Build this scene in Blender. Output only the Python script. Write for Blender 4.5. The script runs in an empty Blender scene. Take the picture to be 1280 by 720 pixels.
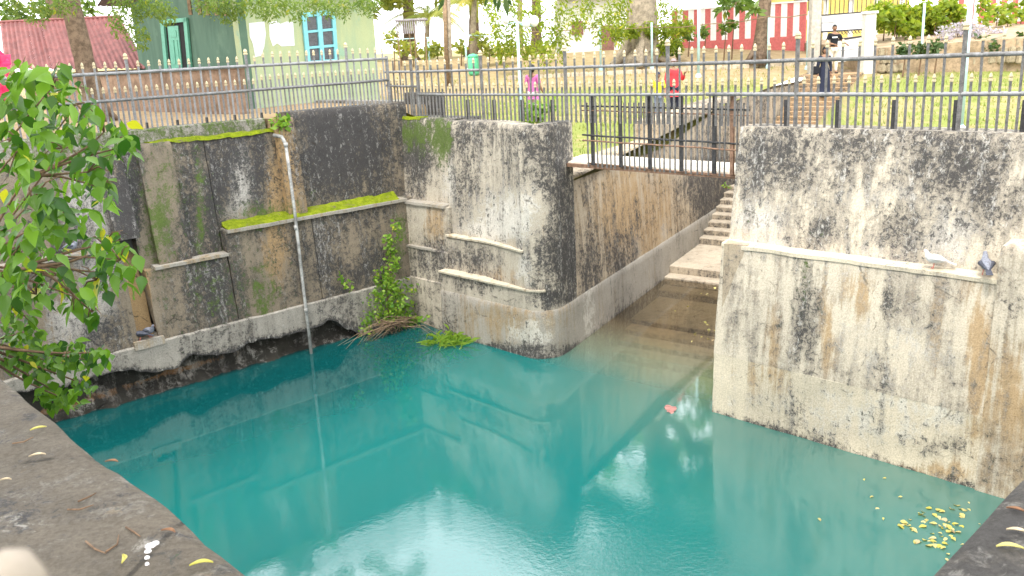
import bpy, bmesh, math, random
import numpy as np
from mathutils import Vector, Matrix, noise as mnoise
from mathutils.geometry import delaunay_2d_cdt
random.seed(7); rng = np.random.default_rng(7)
R = math.radians
scene = bpy.context.scene
col = scene.collection
K = 0.83           # layout units -> metres (applied to every top-level object at the end)

# ------------------------------------------------------------------ camera
F_PX, PITCH, ROLL = 1100.0, math.atan((360 - 70) / 1100.0), R(2.9)
Fv = Vector((0, math.cos(PITCH), -math.sin(PITCH)))
R0 = Vector((1, 0, 0)); U0 = R0.cross(Fv)
Rv = R0 * math.cos(ROLL) - U0 * math.sin(ROLL)
Uv = R0 * math.sin(ROLL) + U0 * math.cos(ROLL)
cd = bpy.data.cameras.new('camera'); cam = bpy.data.objects.new('camera', cd); col.objects.link(cam)
m = Matrix.Identity(4)
for i, v in enumerate((Rv, Uv, -Fv)):
    for j in range(3): m[j][i] = v[j]
cam.matrix_world = m
cd.sensor_width = 36; cd.lens = F_PX / 1280 * 36; cd.clip_start = 0.02; cd.clip_end = 2000
cd.dof.use_dof = True; cd.dof.focus_distance = 13.0; cd.dof.aperture_fstop = 11
scene.camera = cam

# ------------------------------------------------------------------ light
SUN_EL, SUN_AZ = R(58), R(205)      # azimuth clockwise from +Y (the view direction)
world = bpy.data.worlds.new('World'); scene.world = world; world.use_nodes = True
wn = world.node_tree; wn.nodes.clear()
sky = wn.nodes.new('ShaderNodeTexSky'); sky.sky_type = 'NISHITA'; sky.sun_disc = False
sky.sun_elevation = SUN_EL; sky.sun_rotation = SUN_AZ
sky.air_density = 1.0; sky.dust_density = 6.0; sky.ozone_density = 1.0
veil = wn.nodes.new('ShaderNodeMixRGB'); veil.inputs[0].default_value = 0.65
veil.inputs[2].default_value = (26.0, 26.6, 27.2, 1)          # bright thin cloud veil, even over the whole sky
bg = wn.nodes.new('ShaderNodeBackground'); bg.inputs[1].default_value = 0.15
wo = wn.nodes.new('ShaderNodeOutputWorld')
wn.links.new(sky.outputs[0], veil.inputs[1]); wn.links.new(veil.outputs[0], bg.inputs[0]); wn.links.new(bg.outputs[0], wo.inputs[0])
sl = bpy.data.lights.new('sun', 'SUN'); sl.energy = 2.3; sl.angle = R(9); sl.color = (1, .95, .86)
so = bpy.data.objects.new('sun', sl); col.objects.link(so)
sd = Vector((math.sin(SUN_AZ) * math.cos(SUN_EL), math.cos(SUN_AZ) * math.cos(SUN_EL), math.sin(SUN_EL)))
so.rotation_euler = sd.to_track_quat('Z', 'Y').to_euler()
vs = scene.view_settings
vs.view_transform = 'Standard'; vs.look = 'None'; vs.gamma = 1; vs.use_curve_mapping = False
vs.exposure = 0.55

# ------------------------------------------------------------------ layout helpers
NX, NY = .7297, .6838                      # n: across the pool, away from the camera;  e: along the far wall, to the left
def W(s, t, z=0.0): return Vector((-NY * s + NX * t, NX * s + NY * t, z))
def ST(p): return (-NY * p[0] + NX * p[1], NX * p[0] + NY * p[1])
def ray(x, y): return (Fv + Rv * ((x - 640) / F_PX) - Uv * ((y - 360) / F_PX)).normalized()
def at_z(x, y, z): d = ray(x, y); return d * (z / d.z)
def at_y(x, y, Y): d = ray(x, y); return d * (Y / d.y)
def at_t(x, y, t): d = ray(x, y); return d * (t / (NX * d.x + NY * d.y))
def at_s(x, y, s): d = ray(x, y); return d * (s / (-NY * d.x + NX * d.y))
def on_wall(x, y, a, b):                    # ray on the vertical plane through plan points a, b
    d = ray(x, y); n = Vector((-(b.y - a.y), b.x - a.x, 0)); return d * (n.dot(Vector((a.x, a.y, 0))) / n.dot(d))
def px(p):
    w = p.dot(Fv); return 640 + F_PX * p.dot(Rv) / w, 360 - F_PX * p.dot(Uv) / w

# ------------------------------------------------------------------ object helpers
def tag(o, label=None, cat=None, group=None, kind=None):
    for k, v in (('label', label), ('category', cat), ('group', group), ('kind', kind)):
        if v: o[k] = v
    return o
def link(name, me, mat=None, parent=None, smooth=False):
    o = bpy.data.objects.new(name, me); col.objects.link(o)
    if mat is not None and not me.materials:
        for mm in (mat if isinstance(mat, (list, tuple)) else [mat]): me.materials.append(mm)
    if smooth: me.polygons.foreach_set('use_smooth', [True] * len(me.polygons))
    if parent is not None: o.parent = parent
    return o
def empty(name, loc=(0, 0, 0), rz=0):
    o = bpy.data.objects.new(name, None); col.objects.link(o); o.location = loc; o.rotation_euler.z = rz; return o
def mesh(name, v, f):
    me = bpy.data.meshes.new(name); me.from_pydata([tuple(p) for p in v], [], f); me.update(); return me
class MB:
    """collects simple solids and builds them as one mesh"""
    def __init__(s): s.v = []; s.f = []; s.mi = []
    def add(s, vs, fs, mi=0):
        b = len(s.v); s.v += [tuple(p) for p in vs]; s.f += [tuple(i + b for i in f) for f in fs]; s.mi += [mi] * len(fs); return s
    def box(s, c, d, mi=0, mat=None):
        c = Vector(c); hx, hy, hz = d[0] / 2, d[1] / 2, d[2] / 2
        vs = [Vector((x, y, z)) for z in (-hz, hz) for y in (-hy, hy) for x in (-hx, hx)]
        if mat is not None: vs = [mat @ p for p in vs]
        return s.add([p + c for p in vs], [(0, 2, 3, 1), (4, 5, 7, 6), (0, 1, 5, 4), (2, 6, 7, 3), (0, 4, 6, 2), (1, 3, 7, 5)], mi)
    def prism(s, base, top, mi=0):
        n = len(base)
        return s.add(list(base) + list(top), [tuple(range(n - 1, -1, -1)), tuple(range(n, 2 * n))] + [(i, (i + 1) % n, n + (i + 1) % n, n + i) for i in range(n)], mi)
    def tube(s, pts, rad, n=8, mi=0, cap=True):
        pts = [Vector(p) for p in pts]; rings = []
        rad = rad if isinstance(rad, (list, tuple)) else [rad] * len(pts)
        up = Vector((.13, .29, .95))
        for i, p in enumerate(pts):
            d = (pts[min(i + 1, len(pts) - 1)] - pts[max(i - 1, 0)]).normalized()
            a = d.cross(up if abs(d.dot(up)) < .95 else Vector((1, 0, 0))).normalized(); b = d.cross(a)
            rings.append([p + (a * math.cos(2 * math.pi * k / n) + b * math.sin(2 * math.pi * k / n)) * rad[i] for k in range(n)])
        vs = [q for r in rings for q in r]; fs = []
        for i in range(len(pts) - 1):
            for k in range(n):
                fs.append((i * n + k, i * n + (k + 1) % n, (i + 1) * n + (k + 1) % n, (i + 1) * n + k))
        if cap: fs += [tuple(range(n - 1, -1, -1)), tuple((len(pts) - 1) * n + k for k in range(n))]
        return s.add(vs, fs, mi)
    def lathe(s, prof, n=10, mi=0, c=(0, 0, 0)):
        return s.tube([(c[0], c[1], c[2] + z) for r, z in prof], [r for r, z in prof], n, mi) if False else s._lathe(prof, n, mi, Vector(c))
    def _lathe(s, prof, n, mi, c):
        vs = [c + Vector((r * math.cos(2 * math.pi * k / n), r * math.sin(2 * math.pi * k / n), z)) for r, z in prof for k in range(n)]
        fs = [(i * n + k, i * n + (k + 1) % n, (i + 1) * n + (k + 1) % n, (i + 1) * n + k) for i in range(len(prof) - 1) for k in range(n)]
        fs += [tuple(range(n - 1, -1, -1)), tuple((len(prof) - 1) * n + k for k in range(n))]
        return s.add(vs, fs, mi)
    def mesh(s, name):
        me = mesh(name, s.v, s.f)
        if any(s.mi): me.polygons.foreach_set('material_index', s.mi)
        return me
    def build(s, name, mat, parent=None, smooth=False, bevel=0):
        me = s.mesh(name)
        if bevel:
            bm = bmesh.new(); bm.from_mesh(me)
            bmesh.ops.bevel(bm, geom=bm.edges[:], offset=bevel, segments=2, affect='EDGES', clamp_overlap=True); bm.to_mesh(me); bm.free()
        return link(name, me, mat, parent, smooth)

# ------------------------------------------------------------------ materials
def nodes(name):
    mt = bpy.data.materials.new(name); mt.use_nodes = True; nt = mt.node_tree; nt.nodes.clear()
    out = nt.nodes.new('ShaderNodeOutputMaterial'); return mt, nt, out
class NT:
    def __init__(s, nt): s.nt = nt
    def n(s, t, **kw):
        nd = s.nt.nodes.new(t)
        for k, v in kw.items(): setattr(nd, k, v)
        return nd
    def set(s, sock, v):
        if isinstance(v, bpy.types.NodeSocket): s.nt.links.new(v, sock)
        elif isinstance(v, (tuple, list)) and len(v) == 3 and sock.type == 'RGBA': sock.default_value = (*v, 1)
        else: sock.default_value = v
    def math(s, op, a, b=0.0, clamp=False):
        nd = s.n('ShaderNodeMath', operation=op, use_clamp=clamp); s.set(nd.inputs[0], a); s.set(nd.inputs[1], b); return nd.outputs[0]
    def noise(s, vec, scale, detail=6, rough=.6, dist=0):
        nd = s.n('ShaderNodeTexNoise'); s.set(nd.inputs['Vector'], vec)
        nd.inputs['Scale'].default_value = scale; nd.inputs['Detail'].default_value = detail
        nd.inputs['Roughness'].default_value = rough; nd.inputs['Distortion'].default_value = dist; return nd.outputs[0]
    def mapping(s, vec, sc):
        nd = s.n('ShaderNodeMapping'); s.set(nd.inputs[0], vec); nd.inputs['Scale'].default_value = sc; return nd.outputs[0]
    def ramp(s, v, a, b, lo=0.0, hi=1.0):
        nd = s.n('ShaderNodeMapRange', interpolation_type='SMOOTHSTEP'); s.set(nd.inputs[0], v)
        for i, x in enumerate((a, b, lo, hi)): nd.inputs[i + 1].default_value = x
        return nd.outputs[0]
    def mix(s, f, a, b, mode='MIX'):
        nd = s.n('ShaderNodeMixRGB', blend_type=mode); s.set(nd.inputs[0], f); s.set(nd.inputs[1], a); s.set(nd.inputs[2], b); return nd.outputs[0]
    def bump(s, h, strength, dist=.02):
        nd = s.n('ShaderNodeBump'); s.set(nd.inputs['Height'], h); nd.inputs['Strength'].default_value = strength; nd.inputs['Distance'].default_value = dist; return nd.outputs[0]
    def bsdf(s, out, color, rough=.9, bump=None, metal=0, spec=.3):
        b = s.n('ShaderNodeBsdfPrincipled'); s.set(b.inputs['Base Color'], color); s.set(b.inputs['Roughness'], rough)
        b.inputs['Metallic'].default_value = metal; b.inputs['Specular IOR Level'].default_value = spec
        if bump is not None: s.set(b.inputs['Normal'], bump)
        s.nt.links.new(b.outputs[0], out.inputs[0]); return b
MAT = {}
def plain(name, c, rough=.8, metal=0, var=.25, scale=8, spec=.3, bump=.15):
    if name in MAT: return MAT[name]
    mt, nt, out = nodes(name); q = NT(nt); tc = q.n('ShaderNodeTexCoord').outputs['Object']
    a = q.noise(tc, scale, 6, .65); b = q.noise(tc, scale * 6, 4, .6)
    f = q.ramp(q.math('ADD', q.math('MULTIPLY', a, .7), q.math('MULTIPLY', b, .3)), .35, .65)
    cc = q.mix(f, tuple(x * (1 - var) for x in c), tuple(min(1, x * (1 + var)) for x in c))
    q.bsdf(out, cc, rough, q.bump(b, bump, .01), metal, spec); MAT[name] = mt; return mt
def concrete(name, c1, c2, dark=(.036, .035, .037), moss=(.055, .085, .015), ochre=(.42, .27, .12), white=(.72, .69, .62), bias=0.0, grime=(.20, .175, .145)):
    mt, nt, out = nodes(name); q = NT(nt)
    tc = q.n('ShaderNodeTexCoord').outputs['Object']
    at = q.n('ShaderNodeAttribute', attribute_name='stain_shade'); sep = q.n('ShaderNodeSeparateColor'); nt.links.new(at.outputs['Color'], sep.inputs[0])
    d, g, o, w = sep.outputs[0], sep.outputs[1], sep.outputs[2], at.outputs['Alpha']
    nL = q.noise(tc, .55, 7, .6, .3)
    nS = q.noise(q.mapping(tc, (5.5, 5.5, .35)), 1.0, 7, .65, .15)
    nS2 = q.noise(q.mapping(tc, (17, 17, .9)), 1.0, 5, .6)
    nM = q.noise(tc, 3.2, 8, .7, .5)
    nF = q.noise(tc, 11, 10, .85, .6)
    nG = q.noise(tc, 42, 6, .8)
    def c(n, k): return q.math('MULTIPLY', q.math('SUBTRACT', n, .5), k)
    def msk(base, parts, a, b, amt):
        v = base
        for p in parts: v = q.math('ADD', v, p)
        return q.math('MULTIPLY', q.ramp(v, a, b), amt)
    basef = q.ramp(q.math('ADD', q.math('MULTIPLY', nL, .5), q.math('ADD', q.math('MULTIPLY', nS, .3), q.math('MULTIPLY', nM, .2))), .36, .64)
    cc = q.mix(basef, c1, c2)
    cc = q.mix(msk(o, [c(nS, 2.2), c(nM, .9)], .40, .85, .75), cc, ochre)
    cc = q.mix(msk(w, [c(nM, 1.8), c(nS, 1.4), c(nF, 1.6)], .48, .85, .75), cc, white)
    cc = q.mix(msk(d, [c(nL, 1.0), c(nM, 1.1), c(nS, 2.0), c(nF, 1.5)], .20, .85, .72), cc, q.mix(nM, grime, tuple(x * .55 for x in grime)))
    cc = q.mix(msk(d, [c(nL, 1.3), c(nM, 1.4), c(nS, 1.0), c(nF, 4.6), bias], .52, .86, .88), cc, q.mix(nF, tuple(x * .5 for x in dark), tuple(x * 1.9 for x in dark)))
    fl = q.noise(q.mapping(tc, (15, 15, 9)), 1.0, 8, .8, .8)
    cc = q.mix(q.math('MULTIPLY', q.ramp(q.math('ADD', fl, q.math('MULTIPLY', q.math('SUBTRACT', nS, .5), .5)), .54, .66), q.ramp(d, .25, .7, .12, .62)), cc, tuple(x * .8 for x in white))
    cc = q.mix(msk(g, [c(nF, 2.8), c(nM, 1.8), c(nS, .8)], .42, .85, .85), cc, q.mix(nM, moss, tuple(x * 2.2 for x in moss)))
    cc = q.mix(q.ramp(nG, .38, .66, .0, .62), cc, q.mix(1.0, cc, (.45, .43, .40), 'MULTIPLY'))
    # hairline cracks and pits
    vo = q.n('ShaderNodeTexVoronoi', feature='DISTANCE_TO_EDGE'); vo.inputs['Scale'].default_value = .9
    nt.links.new(q.mix(.22, tc, q.n('ShaderNodeTexNoise').outputs[1]), vo.inputs['Vector'])
    crack = q.math('MULTIPLY', q.ramp(vo.outputs[0], .004, .011, 1, 0), q.ramp(nM, .5, .6))
    cc = q.mix(q.math('MULTIPLY', crack, .7), cc, tuple(x * .25 for x in c2))
    h = q.math('ADD', q.math('MULTIPLY', nF, .7), q.math('ADD', q.math('MULTIPLY', nG, .25), q.math('MULTIPLY', nM, .6)))
    q.bsdf(out, cc, q.ramp(nM, .3, .7, .75, .98), q.bump(h, .55, .03), 0, .25)
    MAT[name] = mt; return mt
def leafmat(name, c1, c2, trans=.35, rough=.45, yellow=None):
    mt, nt, out = nodes(name); q = NT(nt)
    at = q.n('ShaderNodeAttribute', attribute_name='tint').outputs['Fac']
    oi = q.n('ShaderNodeObjectInfo').outputs['Random']
    f = q.math('FRACT', q.math('ADD', at, oi))
    cc = q.mix(f, c1, c2)
    if yellow: cc = q.mix(q.ramp(f, .965, .985), cc, yellow)
    b = q.n('ShaderNodeBsdfPrincipled'); q.set(b.inputs['Base Color'], cc); b.inputs['Roughness'].default_value = rough; b.inputs['Specular IOR Level'].default_value = .35
    t = q.n('ShaderNodeBsdfTranslucent'); q.set(t.inputs[0], q.mix(1, cc, (1.5, 1.6, .7), 'MULTIPLY'))
    ms = q.n('ShaderNodeMixShader'); ms.inputs[0].default_value = trans
    nt.links.new(b.outputs[0], ms.inputs[1]); nt.links.new(t.outputs[0], ms.inputs[2]); nt.links.new(ms.outputs[0], out.inputs[0])
    MAT[name] = mt; return mt

concrete('wall_right', (.64, .57, .455), (.44, .39, .315), white=(.80, .77, .71), grime=(.25, .222, .185), bias=-.21)
concrete('wall_mid', (.50, .45, .365), (.34, .305, .25), white=(.74, .71, .65))
concrete('wall_passage', (.50, .415, .30), (.35, .29, .22), white=(.55, .5, .43))
concrete('wall_left', (.25, .205, .15), (.145, .12, .088), white=(.50, .48, .45), grime=(.125, .108, .085))
concrete('skirt', (.40, .37, .32), (.29, .27, .235), ochre=(.36, .25, .12))
concrete('skirt_bright', (.70, .62, .48), (.52, .46, .36))
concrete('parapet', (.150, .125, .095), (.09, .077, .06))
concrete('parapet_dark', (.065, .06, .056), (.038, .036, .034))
concrete('rock', (.05, .045, .035), (.02, .02, .018), ochre=(.30, .15, .06))
concrete('steps', (.50, .43, .335), (.34, .29, .225))
concrete('steps_upper', (.40, .28, .17), (.30, .21, .13))
concrete('flank', (.34, .32, .28), (.22, .205, .185))
def mossmat():
    mt, nt, out = nodes('moss'); q = NT(nt); tc = q.n('ShaderNodeTexCoord').outputs['Object']
    a = q.noise(tc, 9, 8, .7); b = q.noise(tc, 60, 4, .7)
    cc = q.mix(q.ramp(a, .35, .65), (.16, .22, .01), (.34, .40, .02)); cc = q.mix(q.ramp(b, .35, .7, 0, .6), cc, (.06, .085, .01)); d2 = q.noise(tc, 4.5, 7, .75); cc = q.mix(q.ramp(d2, .54, .66, 0, .85), cc, (.13, .115, .07))
    q.bsdf(out, cc, .95, q.bump(q.math('ADD', a, b), .9, .04), 0, .1); MAT['moss'] = mt
mossmat()
def metalmat():
    mt, nt, out = nodes('fence_metal'); q = NT(nt); tc = q.n('ShaderNodeTexCoord').outputs['Object']
    oi = q.n('ShaderNodeObjectInfo').outputs['Random']
    a = q.noise(tc, 7, 6, .7); b = q.noise(tc, 45, 4, .7)
    f = q.math('ADD', q.math('MULTIPLY', a, .6), q.math('ADD', q.math('MULTIPLY', b, .3), q.math('MULTIPLY', oi, .12)))
    cc = q.mix(q.ramp(f, .42, .62), (.27, .27, .275), (.14, .137, .133)); cc = q.mix(q.ramp(b, .6, .72, 0, .6), cc, (.16, .08, .04))
    q.bsdf(out, cc, .5, q.bump(b, .2, .004), .35, .4); MAT['fence_metal'] = mt
metalmat()
plain('finial', (.50, .42, .27), .5, .2, .2)
plain('dark_post', (.035, .034, .035), .7, 0, .5, 20)
plain('rust', (.20, .12, .08), .8, 0, .4, 12)
plain('deck', (.62, .56, .47), .9)
plain('pipe', (.30, .30, .285), .5, 0, .45, 3)
def lawnmat():
    mt, nt, out = nodes('lawn'); q = NT(nt); tc = q.n('ShaderNodeTexCoord').outputs['Object']
    a = q.noise(tc, .22, 6, .65, .4); b = q.noise(tc, 2.2, 8, .75); c = q.noise(tc, 22, 5, .7)
    soil = q.mix(q.ramp(b, .3, .7), (.42, .31, .19), (.30, .20, .12))
    gr = q.mix(q.ramp(c, .3, .7), (.15, .19, .045), (.27, .29, .085))
    f = q.ramp(q.math('ADD', a, q.math('MULTIPLY', q.math('SUBTRACT', b, .5), .8)), .44, .56)
    at = q.n('ShaderNodeAttribute', attribute_name='soil').outputs['Fac']
    f = q.math('MULTIPLY', q.math('ADD', q.math('MULTIPLY', f, .55), .45), q.math('SUBTRACT', 1.0, at), True)
    cc = q.mix(f, soil, gr); cc = q.mix(q.ramp(c, .55, .75, 0, .5), cc, (.10, .075, .045))
    q.bsdf(out, cc, .97, q.bump(q.math('ADD', b, c), .8, .05), 0, .1); MAT['lawn'] = mt
lawnmat()
leafmat('leaf_shrub', (.022, .080, .008), (.16, .30, .025), .38, .30, (.45, .42, .03))
leafmat('leaf_vine', (.08, .20, .02), (.26, .38, .05), .35, .45, (.35, .38, .04))
leafmat('leaf_tree', (.055, .11, .02), (.14, .20, .035), .35, .5, (.3, .28, .04))
leafmat('leaf_feather', (.09, .15, .035), (.19, .25, .06), .45, .55, (.3, .28, .04))
leafmat('leaf_yellow', (.13, .20, .02), (.30, .34, .035), .45, .5, (.5, .45, .05))
leafmat('leaf_dark', (.03, .065, .02), (.08, .12, .035), .3, .5)
leafmat('leaf_palm', (.16, .20, .04), (.30, .30, .06), .4, .5, (.4, .34, .07))
leafmat('grass_blade', (.13, .17, .035), (.28, .29, .08), .35, .6)
leafmat('flower_pink', (.75, .03, .16), (.85, .08, .25), .3, .6)
leafmat('leaf_fallen', (.46, .42, .08), (.55, .47, .24), .2, .6, (.45, .33, .20))
leafmat('lilac', (.34, .30, .42), (.50, .46, .56), .3, .7)
plain('twig', (.16, .10, .06), .9, 0, .35, 14)
plain('bark', (.16, .115, .08), .95, 0, .45, 6, .1, .9)
plain('bark_pale', (.30, .25, .19), .95, 0, .35, 5, .1, .9)
plain('root', (.20, .14, .09), .9, 0, .4, 14)

# ------------------------------------------------------------------ stain painting on wall grids
BR = {}   # wall key -> list of (channel, cx, cy, rx, ry, amount) in photo pixels, read back onto the wall surfaces
def paint(me, key, base=(.22, 0, .1, .15), fn=None):
    n = len(me.vertices); co = np.empty(n * 3); me.vertices.foreach_get('co', co); co = co.reshape(-1, 3)
    Fm, Rm, Um = np.array(Fv), np.array(Rv), np.array(Uv)
    w = np.maximum(co @ Fm, .1); X = 640 + F_PX * (co @ Rm) / w; Y = 360 - F_PX * (co @ Um) / w
    a = np.tile(np.array(base, float), (n, 1))
    for ch, cx, cy, rx, ry, amt in BR.get(key, []):
        q = ((X - cx) / rx) ** 2 + ((Y - cy) / ry) ** 2
        a[:, 'dmow'.index(ch)] += amt * 1.15 * np.exp(-q * .9)
    if fn: fn(co, a)
    at = me.attributes.new('stain_shade', 'FLOAT_COLOR', 'POINT'); at.data.foreach_set('color', np.clip(a, 0, 1.2).astype(np.float32).ravel())
BR['right'] = [('d', 1100, 175, 220, 24, .12), ('d', 1120, 285, 34, 30, .42), ('d', 1050, 225, 60, 26, .22), ('d', 1235, 255, 34, 52, .28), ('d', 1010, 375, 15, 60, .50), ('m', 1008, 340, 12, 34, .45),
    ('d', 1004, 430, 16, 24, .45), ('d', 1110, 385, 9, 24, .5), ('d', 1104, 450, 9, 30, .42), ('d', 1262, 385, 18, 50, .38), ('d', 940, 210, 22, 50, .25), ('d', 1040, 290, 26, 24, .30), ('d', 985, 190, 30, 30, .2), ('d', 1190, 210, 50, 34, .25),
    ('o', 965, 425, 10, 50, .6), ('o', 1033, 425, 9, 55, .7), ('o', 1222, 450, 15, 90, .85), ('o', 1268, 500, 18, 70, .6), ('o', 1075, 370, 20, 30, .5), ('o', 950, 290, 40, 16, .5), ('o', 1170, 420, 10, 60, .3),
    ('w', 950, 275, 30, 34, .5), ('w', 1190, 285, 44, 36, .45), ('w', 1075, 320, 120, 30, .25), ('w', 1130, 440, 90, 60, .25), ('w', 1060, 245, 40, 16, .35), ('w', 1120, 240, 34, 16, .3)]
BR['mid'] = [('d', 640, 168, 90, 22, .3), ('d', 580, 215, 18, 60, .45), ('d', 702, 225, 26, 75, .62), ('d', 640, 215, 50, 36, .25), ('d', 715, 345, 12, 55, .5), ('d', 600, 325, 40, 14, .35), ('d', 690, 325, 30, 30, .45), ('d', 690, 372, 22, 12, .6), ('d', 600, 355, 30, 12, .45),
    ('w', 640, 265, 55, 34, .5), ('w', 655, 335, 12, 22, .5), ('w', 610, 290, 40, 12, .35), ('o', 680, 275, 5, 34, .7), ('o', 640, 345, 60, 14, .4),
    ('d', 520, 205, 18, 40, .45), ('m', 522, 168, 42, 26, .75), ('m', 553, 180, 10, 34, .6), ('d', 520, 190, 34, 34, .3), ('w', 500, 205, 9, 34, .5), ('w', 560, 225, 10, 30, .45), ('d', 540, 330, 24, 30, .35), ('o', 545, 280, 14, 30, .5), ('m', 505, 310, 12, 40, .45)]
BR['passage'] = [('o', 790, 270, 60, 70, .5), ('d', 885, 230, 30, 45, .5), ('d', 735, 300, 10, 110, .35), ('d', 790, 330, 20, 50, .3), ('w', 795, 310, 9, 26, .5), ('w', 830, 290, 8, 20, .4), ('d', 760, 330, 26, 34, .35), ('w', 740, 370, 10, 30, .5)]
BR['left'] = [('d', 430, 195, 62, 62, .75), ('d', 400, 150, 50, 14, .4), ('w', 445, 215, 10, 50, .25), ('o', 345, 225, 18, 70, .7), ('d', 322, 220, 10, 60, .5), ('d', 288, 225, 12, 60, .5), ('w', 302, 222, 18, 42, 1.0), ('w', 285, 265, 14, 20, .4),
    ('d', 238, 250, 16, 75, .55), ('d', 266, 245, 12, 75, .6), ('m', 200, 265, 22, 75, .62), ('m', 250, 250, 5, 70, .5), ('d', 163, 260, 14, 55, .8), ('w', 120, 270, 36, 60, 1.0), ('d', 90, 300, 40, 30, .4), ('d', 265, 360, 40, 60, .35), ('o', 345, 320, 24, 50, .5), ('m', 300, 340, 60, 60, .25), ('w', 295, 330, 24, 30, .3),
    ('d', 400, 330, 40, 50, .25), ('w', 450, 300, 30, 30, .35), ('d', 462, 335, 20, 34, .3), ('m', 500, 300, 10, 50, .6), ('m', 345, 265, 60, 14, .5), ('o', 178, 370, 14, 60, .9), ('w', 100, 400, 40, 40, .6), ('d', 120, 420, 40, 24, .5), ('m', 330, 385, 20, 40, .4)]
BR['skirt_left'] = [('w', 400, 400, 60, 24, .25), ('d', 440, 390, 40, 30, .25), ('d', 250, 430, 40, 20, .2)]
BR['skirt_mid'] = [('o', 640, 400, 70, 30, .4), ('w', 665, 420, 30, 24, .5), ('d', 560, 400, 14, 40, .35), ('d', 640, 436, 80, 6, .5), ('w', 735, 385, 10, 60, .4)]
BR['skirt_right'] = [('w', 1080, 520, 150, 40, .35), ('o', 960, 470, 30, 30, .4), ('o', 1225, 540, 20, 30, .6), ('d', 995, 515, 14, 26, .3), ('d', 1100, 525, 10, 24, .3), ('d', 1180, 560, 40, 12, .3), ('o', 1180, 590, 80, 14, .5)]
BR['parapet'] = [('d', 40, 480, 60, 30, .2), ('d', 150, 600, 60, 20, .15), ('w', 180, 690, 8, 14, .6), ('d', 230, 660, 40, 12, .25), ('d', 20, 660, 40, 30, .3)]

def grid_wall(name, path, prof, mat, key, parent, base=(.22, 0, .1, .15), fn=None, rough=.014, res=.13, closed=True, smooth=True):
    """path: list of (s,t,ns,nt) plan points with the inward direction; prof(i)-> list of (z, offset) or a list."""
    pf = prof if callable(prof) else (lambda i: prof)
    # columns
    cols = []
    for i in range(len(path) - 1):
        a, b = path[i], path[i + 1]; L = math.hypot(b[0] - a[0], b[1] - a[1]); k = max(1, int(L / res))
        for j in range(k): f = j / k; cols.append((tuple(a[q] + (b[q] - a[q]) * f for q in range(4)), i + f))
    cols.append((path[-1], len(path) - 1.0))
    p0 = pf(0.0); sub = []
    for i in range(len(p0) - 1):
        L = math.hypot(p0[i + 1][0] - p0[i][0], p0[i + 1][1] - p0[i][1]); sub.append(max(1, int(L / res)))
    v = []; nr = sum(sub) + 1
    for (s, t, ns, nt), ci in cols:
        p = pf(ci); row = []
        for i in range(len(p) - 1):
            for j in range(sub[i]):
                f = j / sub[i]; row.append((p[i][0] + (p[i + 1][0] - p[i][0]) * f, p[i][1] + (p[i + 1][1] - p[i][1]) * f))
        row.append(p[-1])
        for z, o in row: v.append(W(s + ns * o, t + nt * o, z))
    if rough:
        for i, p in enumerate(v):
            nn = mnoise.fractal(Vector((p.x * 1.7, p.y * 1.7, p.z * 1.7)), .7, 2.0, 4)
            mm = mnoise.noise_vector(p * 4.0) * .4
            v[i] = p + Vector((nn * .7 + mm.x, nn * .7 + mm.y, (nn + mm.z) * .6)) * rough
    f = []; nc = len(cols)
    for i in range(nc - 1):
        for j in range(nr - 1):
            a = i * nr + j; f.append((a, a + 1, a + nr + 1, a + nr))
    if closed:
        f.append(tuple(range(nr - 1, -1, -1))); f.append(tuple((nc - 1) * nr + j for j in range(nr)))
    me = mesh(name, v, f)
    bm = bmesh.new(); bm.from_mesh(me)
    big = [q for q in bm.faces if len(q.verts) > 4]
    if big: bmesh.ops.triangulate(bm, faces=big)
    bmesh.ops.recalc_face_normals(bm, faces=bm.faces); bm.to_mesh(me); bm.free()
    paint(me, key, base, fn)
    o = link(name, me, MAT[mat], parent)
    if smooth:
        me.polygons.foreach_set('use_smooth', [True] * len(me.polygons))
        try: me.set_sharp_from_angle(angle=R(38))
        except Exception: pass
    return o

ZW, ZT, ZB = -6.9, -1.48, -9.5            # water, coping, pool floor
PK = .335                                 # the passage runs off at a slant: ds/dt
def pl(t): return 13.35 + PK * (min(t, 28.5) - 13.6) + .15 * max(0, t - 28.5)  # left side of the passage
def pr(t): return 9.07 + PK * (min(t, 20) - 13.7) + .37 * max(0, t - 20)
un = 1 / math.hypot(1, PK)
IN_L = (un, -PK * un)                     # into the bank on the left side
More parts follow.
